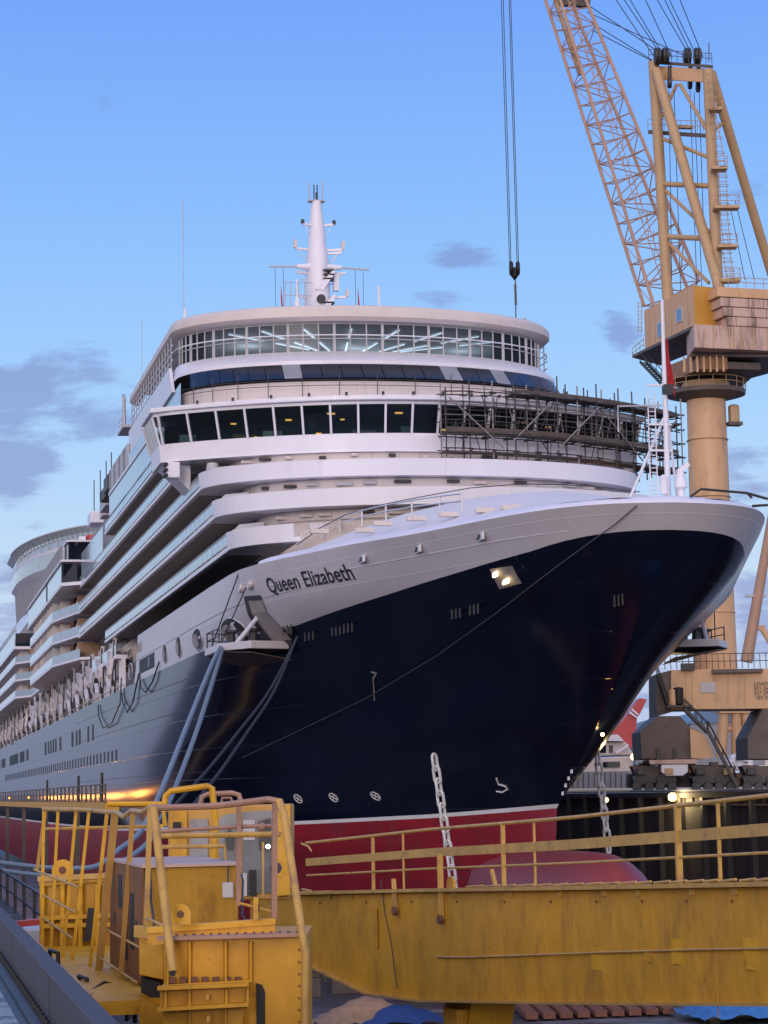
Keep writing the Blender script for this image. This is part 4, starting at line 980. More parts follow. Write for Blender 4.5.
fs+=[(0,n,3*n,2*n),(n-1,3*n-1,4*n-1,2*n-1)]
m.add(vs,fs); girder=m.build('girder','yellow',arm)
def gp(px,h=0,o=0):        # point on the girder's top edge under picture column px
    lo=0;hi=1
    for i in range(len(seqt)-1):
        pass
    best=None
    for i in range(401):
        t=i/400*(len(seqt)-1); k=min(int(t),len(seqt)-2); p=seqt[k].lerp(seqt[k+1],t-k)
        x,y,z=(p-CAM).dot(Rv),(p-CAM).dot(H),0
        u=math.tan(math.atan2(x,y)); 
        e=abs(px-px_of(p)); 
        if best is None or e<best[0]: best=(e,p.copy())
    return best[1]+Vector((0,0,h))+nrm*o
def px_of(P):
    q=P-CAM; Y=q.dot(Fw); return 384+F*q.dot(ri)/Y
m=MB(); 
for a,b in zip(seqt,seqt[1:]): m.beam(a+nrm*.03+Vector((0,0,.012)),b+nrm*.03+Vector((0,0,.012)),.18,.05)
for a,b in zip(seqb,seqb[1:]): m.beam(a+nrm*.03-Vector((0,0,.012)),b+nrm*.03-Vector((0,0,.012)),.14,.03)
m.build('girder_flange','yellowold',girder)
m=MB(); pts=[gp(px,-dz,.02) for px,dz in ((436,.98),(470,.95),(520,.88),(600,.78),(700,.68),(790,.62))]; m.path(pts,.014,6); m.build('girder_pipe','yellowold',girder)
m=MB().path([gp(383,.2,.03),gp(386,-.3,.03),gp(392,-.8,.03),gp(397,-1.5,.03)],.008,5); m.build('hanging_wire','dark',girder)
# patches of newer paint
for px,dz,w,h in ((596,.86,.42,.28),(678,.72,.35,.28),(752,.7,.42,.33)):
    c=gp(px,-dz,.006); MB().box(c,(w,.008,h),(gdir,nrm,Vector((0,0,1)))).build('paint_patch','yellow2',girder)
for px in (330,486,500,715):
    c=gp(px,-.9,.004); MB().box(c,(.012,.008,1.0),(gdir,nrm,Vector((0,0,1)))).build('weld_seam','yellowold',girder)
# girder railing: heights follow the photo, lower towards the cab
hs=[(250,.86),(300,.87),(420,.93),(560,.91),(768,.91),(900,.91)]
hh=lambda px:interp(hs,px)
P=lambda px,f:gp(px,hh(px)*f,-.12)
for f,w,h,nm in ((1.0,.045,.045,'top_rail'),(.62,.03,.13,'middle_bar'),(.36,.03,.03,'lower_rail')):
    m=MB(); xs_=[300,340,380,420,470,520,570,620,670,720,768,840,900]
    for a,b in zip(xs_,xs_[1:]):
        if f==.62: m.beam(P(a,f),P(b,f),w,h)
        else: m.tube(P(a,f),P(b,f),w*.55,8)
    m.build(nm,'yellowold',girder)
for px,w in ((366,.05),(397,.03),(496,.055),(527,.03),(671,.065),(712,.035),(840,.06)): MB().beam(P(px,0),P(px,1),w,w).build('rail_post','yellowold',girder)
MB().beam(gp(485,.28,-.1),gp(490,0,-.1),.05,.05).build('rail_post','yellowold',girder)
m=MB().path([gp(302,.86,0),gp(309,.8,0),gp(312,.72,0)],.018,6); m.path([gp(302,.08,0),gp(311,.05,0)],.018,6); m.build('rail_end','yellowold',girder)
# small stays and lugs on the girder
for px,h0,h1,w in ((397,.2,-.3,.07),(443,.55,-.42,.085)):
    o=MB().beam(gp(px,h0,.05),gp(px+1,h1,.05),w,.04).build('hinge_strap','yellowold',girder)
    MB().lathe([(.07,-.03),(.07,.03)],gp(px+1,h1,.07),12,(gdir,Vector((0,0,1)),nrm)).build('pin','rust',o)
m=MB().lathe([(.16,-.02),(.16,.02)],gp(432,.05,-.3),14,(gdir,Vector((0,0,1)),nrm)); m.build('lifting_lug','yellow',girder)
for px in range(470,800,17):
    m=MB().tube(gp(px,.05,.04),gp(px+15,.065,.04),.016,6).build('toe_pipe','yellowold',girder)
# support column under the girder
c=gp(432,-1.55,-.7); m=MB(); m.box(c+Vector((0,0,-.02)),(2.0,1.0,.12),(gdir,nrm,Vector((0,0,1)))); m.build('column_head','yellow',arm,bevel=.02)
m=MB().prism([c-gdir*.75-nrm*-.3,c+gdir*.55-nrm*-.3,c+gdir*.1-nrm*-.3+Vector((0,0,-1.0)),c-gdir*.4-nrm*-.3+Vector((0,0,-1.0))],-nrm*.7); m.build('column_bracket','yellow',arm)
m=MB().box(c+Vector((-.15,0,-5.0)),(.62,.62,9.6),(gdir,nrm,Vector((0,0,1)))); m.build('column','yellow',arm,bevel=.02)
fl=-.62
m=MB().b2((-35.85,-108.2,fl-.12),(-34.1,-100.2,fl)); floor_=m.build('platform_floor','yellow2',arm)
m=MB().b2((-35.9,-108.2,fl-.14),(-35.84,-100.2,fl+.07)); m.build('toe_board','yellowold',floor_)
# fenced left railing: leaning posts and bars
posts=[((43.8,811),(41.5,940),26.5,.035,'yellow2'),((58,811),(51,947),26,.032,'yellow2'),((76,811),(63,957.6),25.2,.032,'yellow2'),((89,811),(72,963.6),24.8,.032,'yellow2'),((107,813),(89,975.5),23.8,.036,'yellow2'),((115,813),(97.5,983),23.2,.07,'brownish'),((133,811),(119,999),22.0,.045,'brownish'),((150,808.6),(146,925),20.6,.045,'yellowold')]
M['brownish']=mat('ochre_brown_post_paint',(.36,.19,.03),.5,var=.2,scale=2)
for a,b,D,w,mm in posts: MB().beam(at(*a,D),at(*b,D),w,w).build('railing_post',mm,arm)
tops=[at(43.5,809,26.6),at(58,809.5,26),at(76,809.5,25.2),at(89,810,24.8),at(107,812,23.8),at(116,812,23.1),at(124,817,22.6),at(131,811,22.1),at(143,812,21.3),at(151,807,20.6),at(160,807,20),at(215,805.5,19.6),at(270,800.5,19.2)]
MB().path(tops[:11],.024,8).build('top_rail','yellowold',arm)
MB().path([at(153,808,20),at(185,807,19.8),at(215,806,19.6),at(245,802.5,19.4),at(268,799.5,19.2),at(276,800.5,19.2),at(281,806,19.2)],.028,8).build('top_rail','pinkold',arm)
m=MB()
for a,b,Da,Db in [((34,869.5),(78,887),27,24.5),((43,895),(75,912),26.5,24.6),((43,918),(72,938),26.5,24.8),((103.5,928),(139,947),23.6,21.2),((96,955),(137,982.7),23.4,21.2),((146,918),(162,925),20.6,19.6)]:
    m.tube(at(*a,Da),at(*b,Db),.013,6)
m.build('cross_bar','yellowold',arm)
MB().path([at(153.5,808,19.2),at(172.6,972,18.6)],.036,12).build('leaning_pipe','yellowold',arm)
MB().lathe([(.026,-.004),(.026,.004)],at(172.7,973,18.58),12,(Rv,Z,-H)).build('pipe_mouth','black',arm)
MB().path([at(279,801,19.2),at(284,815,19.1),at(303,940,18.8),at(305.5,952,18.8),at(304,1060,18.8)],.034,10).build('leaning_pipe','yellowold',arm)
MB().beam(at(37,870,27.2),at(45,812,27.2),.04,.04).build('railing_post','brownish',arm)
# front frame uprights and cross rails behind
MB().beam(at(239,806,20.2),at(238,906,20.2),.036,.036).build('railing_post','pinkold',arm)
MB().beam(at(275,803,19.6),at(274,925,19.6),.045,.045).build('railing_post','pinkold',arm)
m=MB().tube(at(158,836,20.0),at(280,834,19.6),.024,8); m.build('middle_rail','yellowold',arm)
m=MB().path([at(158,831.5,20.6),at(215,828,20.3),at(255,826,20.2),at(272,826,20.1)],.018,8); m.build('middle_rail','pinkold',arm)
MB().lathe([(.02,-.03),(.045,0),(.02,.03)],at(262,827,20.1),10,(Z,H,Rv)).build('pipe_joint','pinkold',arm)
m=MB().tube(at(239,903,20.2),at(273,912,19.7),.012,6); m.tube(at(44,829,27),at(162,826,22),.02,6); m.build('middle_rail','yellow2',arm)
# raised hoop of the cab roof rail
MB().path([at(108,804,29.5),at(163,804,29.5),at(165,826,29.5)],.035,8).build('hoop_rail','yellow2',arm)
MB().path([at(164,812,29),at(165.5,796,29),at(171,791,29),at(208,786,29),at(212,788,29),at(216,826,29),at(214,865,29)],.04,8).build('hoop_rail','yellow2',arm)
m=MB().path([at(200,806,30),at(202,797,30),at(208,794,30),at(214,797,30),at(215,806,30)],.035,8); m.path([at(212,794,30),at(232,793,30),at(239,795,30),at(241,803,30)],.035,8); m.path([at(222,804,30),at(222,798,30),at(231,798,30),at(233,804,30)],.02,6); m.build('hoop_rail','pinkold',arm)
m=MB().path([at(160,847,23.5),at(225,846,23.2),at(226,862,23.2)],.022,8); m.build('hoop_rail','yellowold',arm)
# operator cab
def quad(p,D,t=.05): return MB().prism([at(x,y,D) for x,y in p],H*t)
cab=quad([(168,807),(290,804),(290,900),(168,900)],31.5,1.4).build('cab','ochre',arm,bevel=.03)
for nm,p,mm in (('cab_door',[(170,811),(187,811),(187,862),(170,862)],'yellow'),('cab_window',[(190,819),(208,819),(208,862),(190,862)],'cabglass'),('cab_window',[(219,820),(223,815),(236,813),(238,817),(238,893),(219,893)],'cabglass'),('cab_window',[(242,812),(270,810),(274,814),(274,893),(242,893)],'cabglass')):
    if mm=='cabglass' and 'cabglass' not in M: M['cabglass']=mat('cab_window_grey_glass',(.15,.16,.18),.12,var=.35,scale=2.5,spec=.7)
    quad(p,31.45,.03).build(nm,mm,cab)
for p,mm in (([(173,822),(181,822),(181,832),(173,832)],'black'),([(249,870),(256,870),(256,896),(249,896)],'black'),([(243,873),(247,873),(247,896),(243,896)],'grey'),([(225,835),(229,828),(235,835),(233,850),(226,850)],'dark'),([(258,822),(270,818),(271,850),(259,850)],'dark'),([(243,820),(255,820),(255,840),(243,840)],'grey')):
    quad(p,31.41,.02).build('cab_fitting',mm,cab)
quad([(276,805),(290,804),(290,895),(276,896)],31.3,.5).build('cab_post','yellow2',cab)
MB().lathe([(.022,-.03),(.028,0),(.015,.03)],at(268,846.5,29),12,(Rv,Z,-H)).build('work_lamp',emis('work_lamp_light',(1,.95,.8),9),cab)
o=MB().lathe([(.05,-.05),(.075,0),(.075,.05)],at(276,868,29),14,(Rv,Z,-H)).build('horn','dark',cab)
quad([(262,842),(264,842),(264,896),(262,896)],28.5,.05).build('railing_post','yellowold',arm)
# brown machinery cabinet
A=at(145,866,21); B=at(238,862,21.3); C=at(112,858,23.6); Dd=B+(C-A); zt=.45
for p in (A,B,C,Dd): p.z=zt
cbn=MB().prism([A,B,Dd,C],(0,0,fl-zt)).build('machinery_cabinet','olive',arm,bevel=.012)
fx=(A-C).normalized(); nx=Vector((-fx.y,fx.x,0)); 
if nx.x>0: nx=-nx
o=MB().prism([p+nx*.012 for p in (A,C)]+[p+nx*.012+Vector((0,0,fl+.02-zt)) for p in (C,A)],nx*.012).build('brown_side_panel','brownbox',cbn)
for t0,t1,z0,z1 in ((.3,.4,.02,.34),(.66,.76,-.32,.2),(.5,.56,-.45,-.12)):
    a=A.lerp(C,1-t0); b=A.lerp(C,1-t1); MB().prism([Vector((*a.xy,z1))+nx*.024,Vector((*b.xy,z1))+nx*.024,Vector((*b.xy,z0))+nx*.024,Vector((*a.xy,z0))+nx*.024],nx*.008).build('slot_window','black',o)
m=MB().prism([A+Vector((-.03,-.03,.004)),B+Vector((.03,-.03,.004)),Dd+Vector((.03,.03,.004)),C+Vector((-.03,.03,.004))],(0,0,.025)); m.build('cabinet_roof','pinkpanel',cbn)
for k in range(14):
    p=B.lerp(B,0)+Vector((-.03,0,-.06-.07*k)); MB().lathe([(.008,0),(.006,.008)],p+Vector((0,-.01,0)),6,(Vector((1,0,0)),Z,Vector((0,-1,0)))).build('rivet','yellowold',cbn)
# rear stiffened panel
bp_=quad([(40,884),(114,878),(114,962),(40,962)],27.2,.12).build('rear_panel','yellow2',arm)
m=MB()
for x in (42,62,80,97,113): m.beam(at(x,884,27.1),at(x,958,27.1),.05,.1)
for y0,y1 in ((884,878),(918,915),(926,924)): m.beam(at(40,y0,27.1),at(114,y1,27.1),.12,.05)
m.build('stiffener','yellow2',bp_)
MB().beam(at(38,879,27),at(114,875,27),.07,.06).build('cap_rail','yellowold',bp_)
quad([(88,908),(96,908),(94,940),(84,942)],27.0,.02).build('panel_opening','black',bp_)
def lug(px,py,D,s,name='lifting_lug',ax=None,mm='yellow2'):
    c=at(px,py,D); X,Zz=(ax or Rv),Z; n=X.cross(Zz).normalized(); pts=[]
    out=[(-1,-1.0)]+[(math.cos(a),math.sin(a)) for a in [PI-PI*k/12 for k in range(13)]]+[(1.0,-1.0)]
    inn=[(.36*math.cos(a),.36*math.sin(a)) for a in [2*PI*k/14 for k in range(14)]]
    mb=MB().prism([c+X*(x*s)+Zz*(z*s) for x,z in out],n*.04); o=mb.build(name,mm,arm)
    MB().prism([c-n*.006+X*(x*s)+Zz*(z*s) for x,z in inn],n*.052).build('lug_hole','rust',o)
lug(63,870,27.3,.125); lug(181,914,19.2,.085); lug(254,908,19.4,.09,ax=H)
# front stiffened box
DF=19.0
fb=quad([(164,940),(306,936),(306,1075),(164,1075)],DF,1.5).build('front_box','yellow',arm)
m=MB()
for x in (167,189,225,250): m.beam(at(x,941,DF-.04),at(x,986,DF-.04),.016,.09)
m.beam(at(163,986,DF-.05),at(252,981,DF-.05),.1,.025); m.build('stiffener','yellow',fb)
MB().beam(at(158,938.5,DF-.05),at(303,934,DF-.05),.16,.03).build('top_flange','pinkold',fb)
MB().beam(at(148,930,DF+.5),at(276,921,DF+.5),.14,.05).build('top_flange','yellow2',fb)
quad([(148,931),(275,925),(275,940),(148,945)],DF+.45,.1).build('upper_plate','yellow',fb)
lb=quad([(160,989),(248,984),(246,1008),(160,1010)],DF-.35,.4).build('lower_box','yellow',arm)
m=MB()
for x in (165,189,226,247): m.beam(at(x,989,DF-.38),at(x,1008,DF-.38),.02,.06)
for y0,y1 in ((988,984),(1009,1004)): m.beam(at(158,y0,DF-.4),at(249,y1,DF-.4),.14,.028)
m.build('stiffener','yellow',lb)
for x,y in ((207,997),(208,1019)): MB().box(at(x,y,DF-.42),(.03,.04,.05)).build('bolt_block','ochre',lb)
quad([(163,1008),(244,1006),(238,1060),(163,1060)],DF-.3,.4).build('lower_plate','yellow',arm)
quad([(189,1009),(190.5,1009),(190.5,1050),(189,1050)],DF-.36,.05).build('stiffener','yellow',lb); quad([(225,1009),(226.5,1009),(226.5,1050),(225,1050)],DF-.36,.05).build('stiffener','yellow',lb)
quad([(256,983),(262,985),(265,992),(265,1060),(257,1060)],DF-.02,.06).build('arch_opening','black',fb)
for k in range(7):
    x=172+11*k; MB().box(at(x,980,DF-.05),(.05,.05,.05)).build('rusty_clip','rust',fb)
# left pedestal
pd=quad([(139,931),(164,935),(164,980),(139,975)],DF+.9,.5).build('pedestal','yellow2',arm,bevel=.01)
MB().beam(at(136,931,DF+.85),at(165,935,DF+.6),.05,.1).build('pedestal_cap','yellowold',pd)
quad([(141,977),(160,982),(160,1000),(141,993)],DF+1.0,.5).build('pedestal_recess','black',pd)
quad([(139,996),(164,1010),(164,1070),(139,1070)],DF+.7,.5).build('pedestal_foot','yellow',pd)
for px,py in ((53,950),(82,976),(130,1003)):
    m=MB().path([at(px-3,py+18,22),at(px-3,py,22),at(px+5,py+3,21.8),at(px+5,py+20,21.8)],.022,6); m.build('hose_clip','dark',arm)
m=MB().path([at(92,990,21),at(104,982,21.6),at(118,985,21.8),at(132,978,22)],.012,6); m.build('cable','dark',arm)
tag(quad([(13,922),(40,919),(40,925),(13,928)],30,.3).build('red_beam','funnelred'),'short red steel bar left of the yellow rear panel','bar')
for k in range(16):
    px=168+8.6*k; MB().lathe([(.012,0),(.012,.012),(.006,.016)],at(px,936-.027*(px-165),DF-.1),6).build('flange_bolt','rust',fb)
for k in range(9):
    MB().lathe([(.011,0),(.009,.012)],at(299,950+12*k,DF-.06),6,(Rv,Z,-H)).build('plate_bolt','rust',fb)
m=MB().path([at(150,868,20.9),at(151,900,20.6),at(154,925,20.3),at(152,945,20.0)],.012,6); m.build('cable','dark',arm)
m=MB().path([at(237,866,21.2),at(243,880,20.6),at(242,915,20.2),at(250,925,19.9)],.01,6); m.build('cable','dark',arm)
MB().box(at(228,890,21.1),(.1,.06,.14),(Rv,H,Z)).build('junction_box','grey',cbn,bevel=.008); MB().tube(at(228,883,21.1),at(228,866,21.2),.008,6).build('conduit','dark',cbn)
for t in (.2,.85):
    a=A.lerp(C,1-t); MB().box(Vector((a.x,a.y,-.1))+nx*.03,(.03,.03,.12)).build('door_handle','dark',cbn)
for px in (330,352,420,455,512,560,604,640,694,735):
    c=gp(px,-.06,.02); o=MB().box(c,(.09,.03,.07),(gdir,nrm,Vector((0,0,1)))).build('flange_cleat','yellowold',girder)
for px in (372,540,650):
    c=gp(px,-.55,.004); MB().box(c,(.5,.006,.62),(gdir,nrm,Vector((0,0,1)))).build('doubler_plate','yellow',girder)
for px in range(320,780,46):
    MB().lathe([(.02,0),(.02,.015),(.01,.02)],gp(px,-.16,.004),6,(gdir,Vector((0,0,1)),nrm)).build('girder_bolt','rust',girder)
# ------------------------------------------------------------------ far dock arm beside the hull, lit by sodium lamps
st=empty('staging',( -24,120,-.6),'dark yellow staging walkway with railing along the ship side, lit orange','staging')
SX=-22.5
p0=atx(112,801,SX); p1=atx(-60,805,SX)
y0,y1=p0.y,min(p1.y,430)
MB().b2((SX-.5,y0,.15),(SX+.5,y1,.75)).build('walkway','yellow',st)
m=MB()
for z in (1.35,1.95): m.b2((SX-.5,y0,z),(SX-.42,y1,z+.1))
m.build('handrail','dirty',st)
k=0; y=y0
while y<y1 and k<60: MB().b2((SX-.52,y,.7),(SX-.38,y+.25,2.05)).build('post','dirty',st); y+=4+.02*(y-y0); k+=1
for yy in (y0+8,y0+30,y0+70): MB().tube((SX,yy,.7),(SX,yy,2.9),.12,6).build('lamp_post','dark',st)
for yy in (y0+80,y0+115,y0+160,y0+215):
    MB().b2((SX+.55,yy-1.2,1.1),(SX+.75,yy+1.2,1.35)).build('sodium_lamp','lamp_s',st)
    l=bpy.data.objects.new('sodium_light',bpy.data.lights.new('sodium_light','POINT')); col.objects.link(l); l.location=(SX+1.3,yy,1.2); l.data.color=(1,.36,.06); l.data.energy=260; l.data.shadow_soft_size=.3; l.parent=st; l.matrix_parent_inverse=Matrix.Translation(-Vector(st.location))
for i in range(5): MB().b2((SX-.3,y0+30+i*40,-10.4),(SX+.1,y0+30.5+i*40,.2)).build('support_leg','dirty',st)
# ------------------------------------------------------------------ big tan portal crane on the far quay
DC=235
base=at(715,640,DC); cx0,cy0=base.x,base.y
crane=empty('portal_crane',(cx0,cy0,.6),'tall tan portal crane with lattice jib behind the bow','crane')
def zat(px,py,D): return at(px,py,D).z
zt_=zat(709,384,DC); zb=zat(720,672,DC)
MB().lathe([(2.25,zb),(2.1,(zb+zt_)/2),(2.02,zt_-2.2),(2.02,zt_-.2)],(cx0-.05,cy0,0),36).build('column','tan',crane)
for k in range(1,5): MB().lathe([(2.16+.03*(4-k),0),(2.2+.03*(4-k),.03),(2.16+.03*(4-k),.06)],(cx0-.05,cy0,zb+(zt_-zb)*k/5),36).build('column_seam','tan_tube',crane)
zr=zat(709,392,DC)
o=MB().lathe([(2.0,-.95),(4.1,-.4),(4.15,.05),(2.0,.05)],(cx0-.05,cy0,zr),36).build('ring_walkway','dirty',crane)
m=MB()
for h in (.6,1.15): m.path([(cx0+4.1*math.cos(2*PI*k/30),cy0+4.1*math.sin(2*PI*k/30),zr+h) for k in range(31)],.04,5)
for k in range(18): m.tube((cx0+4.1*math.cos(2*PI*k/18),cy0+4.1*math.sin(2*PI*k/18),zr),(cx0+4.1*math.cos(2*PI*k/18),cy0+4.1*math.sin(2*PI*k/18),zr+1.15),.04,5)
m.build('ring_rail','tan_tube',o)
MB().lathe([(2.45,0),(2.5,.3),(2.5,1.2),(2.3,1.4)],(cx0-.05,cy0,zt_-1.2),36).build('slew_ring','tan_tube',crane)
MB().box(at(733,415,DC)+Vector((.1,0,0)),(1.1,1.0,2.2)).build('column_cabinet','tan_tube',crane,bevel=.3)
MB().box(at(734,424,DC),(1.5,1.2,.35)).build('cabinet_shelf','dirty',crane)
# slewing house
N_=at(693,285,228); L_=at(644,315.5,240); zT=N_.z; zB=zat(693.8,325.5,228)
v=at(738,285,231)-N_; v.z=0
def plan(ps,z0,z1,name,mm,par,bevel=0): return MB().prism([(p.x,p.y,z0) for p in ps],(0,0,z1-z0)).build(name,mm,par,bevel=bevel)
house=plan([N_,L_,L_+v*.8,N_+v*.8],zB,zT,'machinery_house','tan',crane,.05)
e=(N_-L_); e.z=0; e.normalize(); nf=Vector((e.y,-e.x,0)); 
if nf.dot(H)>0: nf=-nf
for px,z_,w,h in ((679.5,zat(680,314.5,231),1.5,1.5),(660,zat(658,329,236),1.2,1.6)):
    t=(px-644)/49; c=L_.lerp(N_,t); c.z=z_; o=MB().box(c+nf*.04,(w,.1,h),(e,nf,Z)).build('cabin_window','grey',house); MB().box(c+nf*.08,(w*.7,.06,h*.8),(e,nf,Z)).build('window_pane',M.setdefault('bluepane',mat('blue_window_glass',(.12,.25,.42),.1)),o)
for k in range(1,9):
    c=L_.lerp(N_,k/9); MB().box(Vector((c.x,c.y,(zT+zB)/2))+nf*.02,(.08,.06,zT-zB-.1),(e,nf,Z)).build('panel_seam','tan_tube',house)
plan([at(724,300,231.5),at(792,300,233),at(792,300,247),at(716,300,247)],zB,zT-.1,'rear_house','tan',crane,.05)
u=v.normalized(); nu=Vector((u.y,-u.x,0)); 
if nu.dot(H)>0: nu=-nu
MB().prism([Vector((*(N_+u*a).xy,z))+nu*.03 for a,z in ((.02,zB+.02),(3.5,zB+.02),(2.8,zT-.03),(.02,zT-.03))],nu*.03).build('ochre_panel','ochre',house)
MB().prism([Vector((*(N_+u*a).xy,z))+nu*.1 for a,z in ((2.9,zT),(3.3,zT),(4.6,zB+.05),(3.6,zB+.05))],nu*.3).build('stay_foot','tan',house)
# counterweight tray and blocks
T0=at(694,326,226); T1=at(686,332,232); T2=at(780,322,229); zTt=zat(700,324.5,226.2); zTb=zat(708,347.5,226.2)
tray=plan([T0,T1,T1+(T2-T0)*.95,T2],zTb,zTt,'counterweight_tray','pinkpanel',crane,.04)
d=(T2-T0); d.z=0; d.normalize(); nd=Vector((d.y,-d.x,0)); 
if nd.dot(H)>0: nd=-nd
for a in (2.1,3.9,4.4,5.3,6.6,8.2): MB().box(Vector((*(T0+d*a).xy,(zTt+zTb)/2))+nd*.02,(.1,.08,zTt-zTb-.05),(d,nd,Z)).build('tray_rib','tan_tube',tray)
zz=zTt
for r_,(a0,h) in enumerate(((3.7,.98),(3.3,.98),(3.0,.98))):
    a=a0
    for w in (1.0,2.2,1.7,2.0,2.2):
        MB().box(Vector((*(T0+d*(a+w/2)).xy,zz+h/2))-nd*1.2,(w-.06,2.6,h-.06),(d,nd,Z)).build('counterweight_block','pinkpanel',tray,bevel=.06); a+=w
    zz+=h
MB().box(Vector((*(T0+d*7.5).xy,zz+.55))-nd*1.3,(9.6,2.8,1.0),(d,nd,Z)).build('counterweight_cap','tan',tray,bevel=.04)
m=MB()
for h in(.6,1.1): m.tube(Vector((*(T0+d*3).xy,zz+1.05+h)),Vector((*(T0+d*12).xy,zz+1.05+h)),.04,5)
for a in range(3,13): m.tube(Vector((*(T0+d*a).xy,zz+1.05)),Vector((*(T0+d*a).xy,zz+2.15)),.04,5)
m.build('roof_rail','tan_tube',tray)
# underside: walkway floor on the left, ribbed lower box, soffit
W0=at(632.5,358.5,243); W1=at(690,327,229); W2=at(700,340,236); zw=zat(633,358,243)
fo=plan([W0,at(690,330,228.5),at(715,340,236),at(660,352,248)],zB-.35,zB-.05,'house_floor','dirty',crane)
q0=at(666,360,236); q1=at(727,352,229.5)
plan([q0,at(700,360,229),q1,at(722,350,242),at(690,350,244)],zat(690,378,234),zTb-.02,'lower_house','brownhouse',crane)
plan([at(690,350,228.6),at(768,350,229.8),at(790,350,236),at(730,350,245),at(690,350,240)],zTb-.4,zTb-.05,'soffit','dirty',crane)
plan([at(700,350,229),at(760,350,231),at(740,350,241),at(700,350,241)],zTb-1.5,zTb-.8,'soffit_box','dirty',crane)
m=MB()
for k in range(7):
    p=at(684+6.5*k,360,228.9); m.b2((p.x-.1,p.y-.1,zTb-2.0),(p.x+.1,p.y+.1,zTb-.4))
m.build('lower_rib','tan',crane)
m=MB(); 
for h in(.55,1.1):
    m.path([W0+Vector((0,0,h)),at(644,349,240)+Vector((0,0,h))],.04,5)
for t in(0,.33,.66,1): p=W0.lerp(at(644,349,240),t); m.tube(p,p+Vector((0,0,1.1)),.04,5)
for px in (638,641.5): m.tube(at(px,302,243),at(px,333,243),.05,5)
for k in range(8): m.tube(at(638,303+4*k,243),at(641.5,303+4*k,243),.03,4)
m.build('walkway_rail','tan_tube',crane)
def stairs(p0,p1,w,name,par,n=10,mm='dark'):
    m=MB(); s=(p1-p0).cross(Z).normalized()*w/2
    for sg in(-1,1): m.beam(p0+s*sg,p1+s*sg,.08,.3); m.tube(p0+s*sg+Z*1.0,p1+s*sg+Z*1.0,.05,5)
    for k in range(n):
        p=p0.lerp(p1,(k+.5)/n); m.box(p,(w,.3,.06),(s.normalized(),(p1-p0-Z*(p1-p0).z).normalized(),Z))
    for k in range(5):
        p=p0.lerp(p1,k/4); m.tube(p+s,p+s+Z,.04,5); m.tube(p-s,p-s+Z,.04,5)
    return m.build(name,mm,par)
stairs(at(643,362,240),at(664,384,237),.8,'stairway',crane)
stairs(at(673,380,236),at(684,391,235.5),.8,'stairway',crane,5)
# A-frame tower
def tb(p,q,r,name,mm='tan_tube',n=12): return MB().tube(at(*p),at(*q),r,n).build(name,mm,crane)
tb((653.5,62,236),(668,305,236),.58,'tower_leg'); tb((708,70,231),(718,288,230),.56,'tower_leg')
tb((656,70,235),(720,290,229),.55,'tower_strut'); tb((711,72,231),(772,275,240),.5,'back_stay')
tb((661,184,236),(712,186,231),.28,'tower_tie'); tb((664,236.5,236),(716,239,230.5),.28,'tower_tie')
for p,q in [((677,84,235),(658,125,236)),((680,84,234),(707,130,231)),((661,138,236),(710,158,231)),((663,188,236),(716,238,230.5)),((668,242,236),(709,283,231)),((722,124,233),(709,134,231))]: tb(p,q,.2,'tower_brace',n=8)
tp_=MB().prism([at(650,66,237),at(712,69,231),at(712,69,234),at(652,66,240)],(0,0,-1.5)).build('tower_head','tan',crane,bevel=.1)
MB().prism([at(649,60.5,237.5),at(712,65,230.5),at(713,65,234.5),at(651,60.5,241)],(0,0,-.35)).build('head_platform','dirty',tp_)
for px in (656,664,686,696):
    for k in (0,3): MB().lathe([(.75,-.2),(.9,-.1),(.9,.1),(.75,.2)],at(px+k,57,235)+Vector((0,0,.1)),14,(H,Z,Rv)).build('sheave','dark',tp_)
for px,py in ((669.5,79),(690,80),(698,83)):
    MB().lathe([(.55,-.2),(.6,0),(.55,.2)],at(px,py+4,235),12,(H,Z,Rv)).build('sheave','dark',tp_); MB().tube(at(px,py+4,235),at(px+.5,66,235),.22,6).build('sheave_hanger','dark',tp_)
m=MB()
for h in(.6,1.15): m.tube(at(649,60,237)+Z*h,at(712,64,231)+Z*h,.04,5)
for k in range(12): p=at(649,60,237).lerp(at(712,64,231),k/11); m.tube(p,p+Z*1.15,.04,5)
m.tube(at(709,62,231),at(709,43,231),.06,5); m.build('head_rail','dirty',tp_)
pf=MB().prism([at(648,130,238),at(711,134,231),at(712,134,234),at(650,130,242)],(0,0,-.45)).build('mid_platform','dirty',crane)
m=MB()
for h in(.6,1.15): m.tube(at(648,129.5,238)+Z*h,at(709,132,231)+Z*h,.035,5)
for k in range(12): p=at(648,129.5,238).lerp(at(709,132,231),k/11); m.tube(p,p+Z*1.15,.035,5)
m.build('platform_rail','tan_tube',pf)
MB().box(at(681,127,236),(2.6,.6,.3)).build('platform_beam','tan_tube',pf)
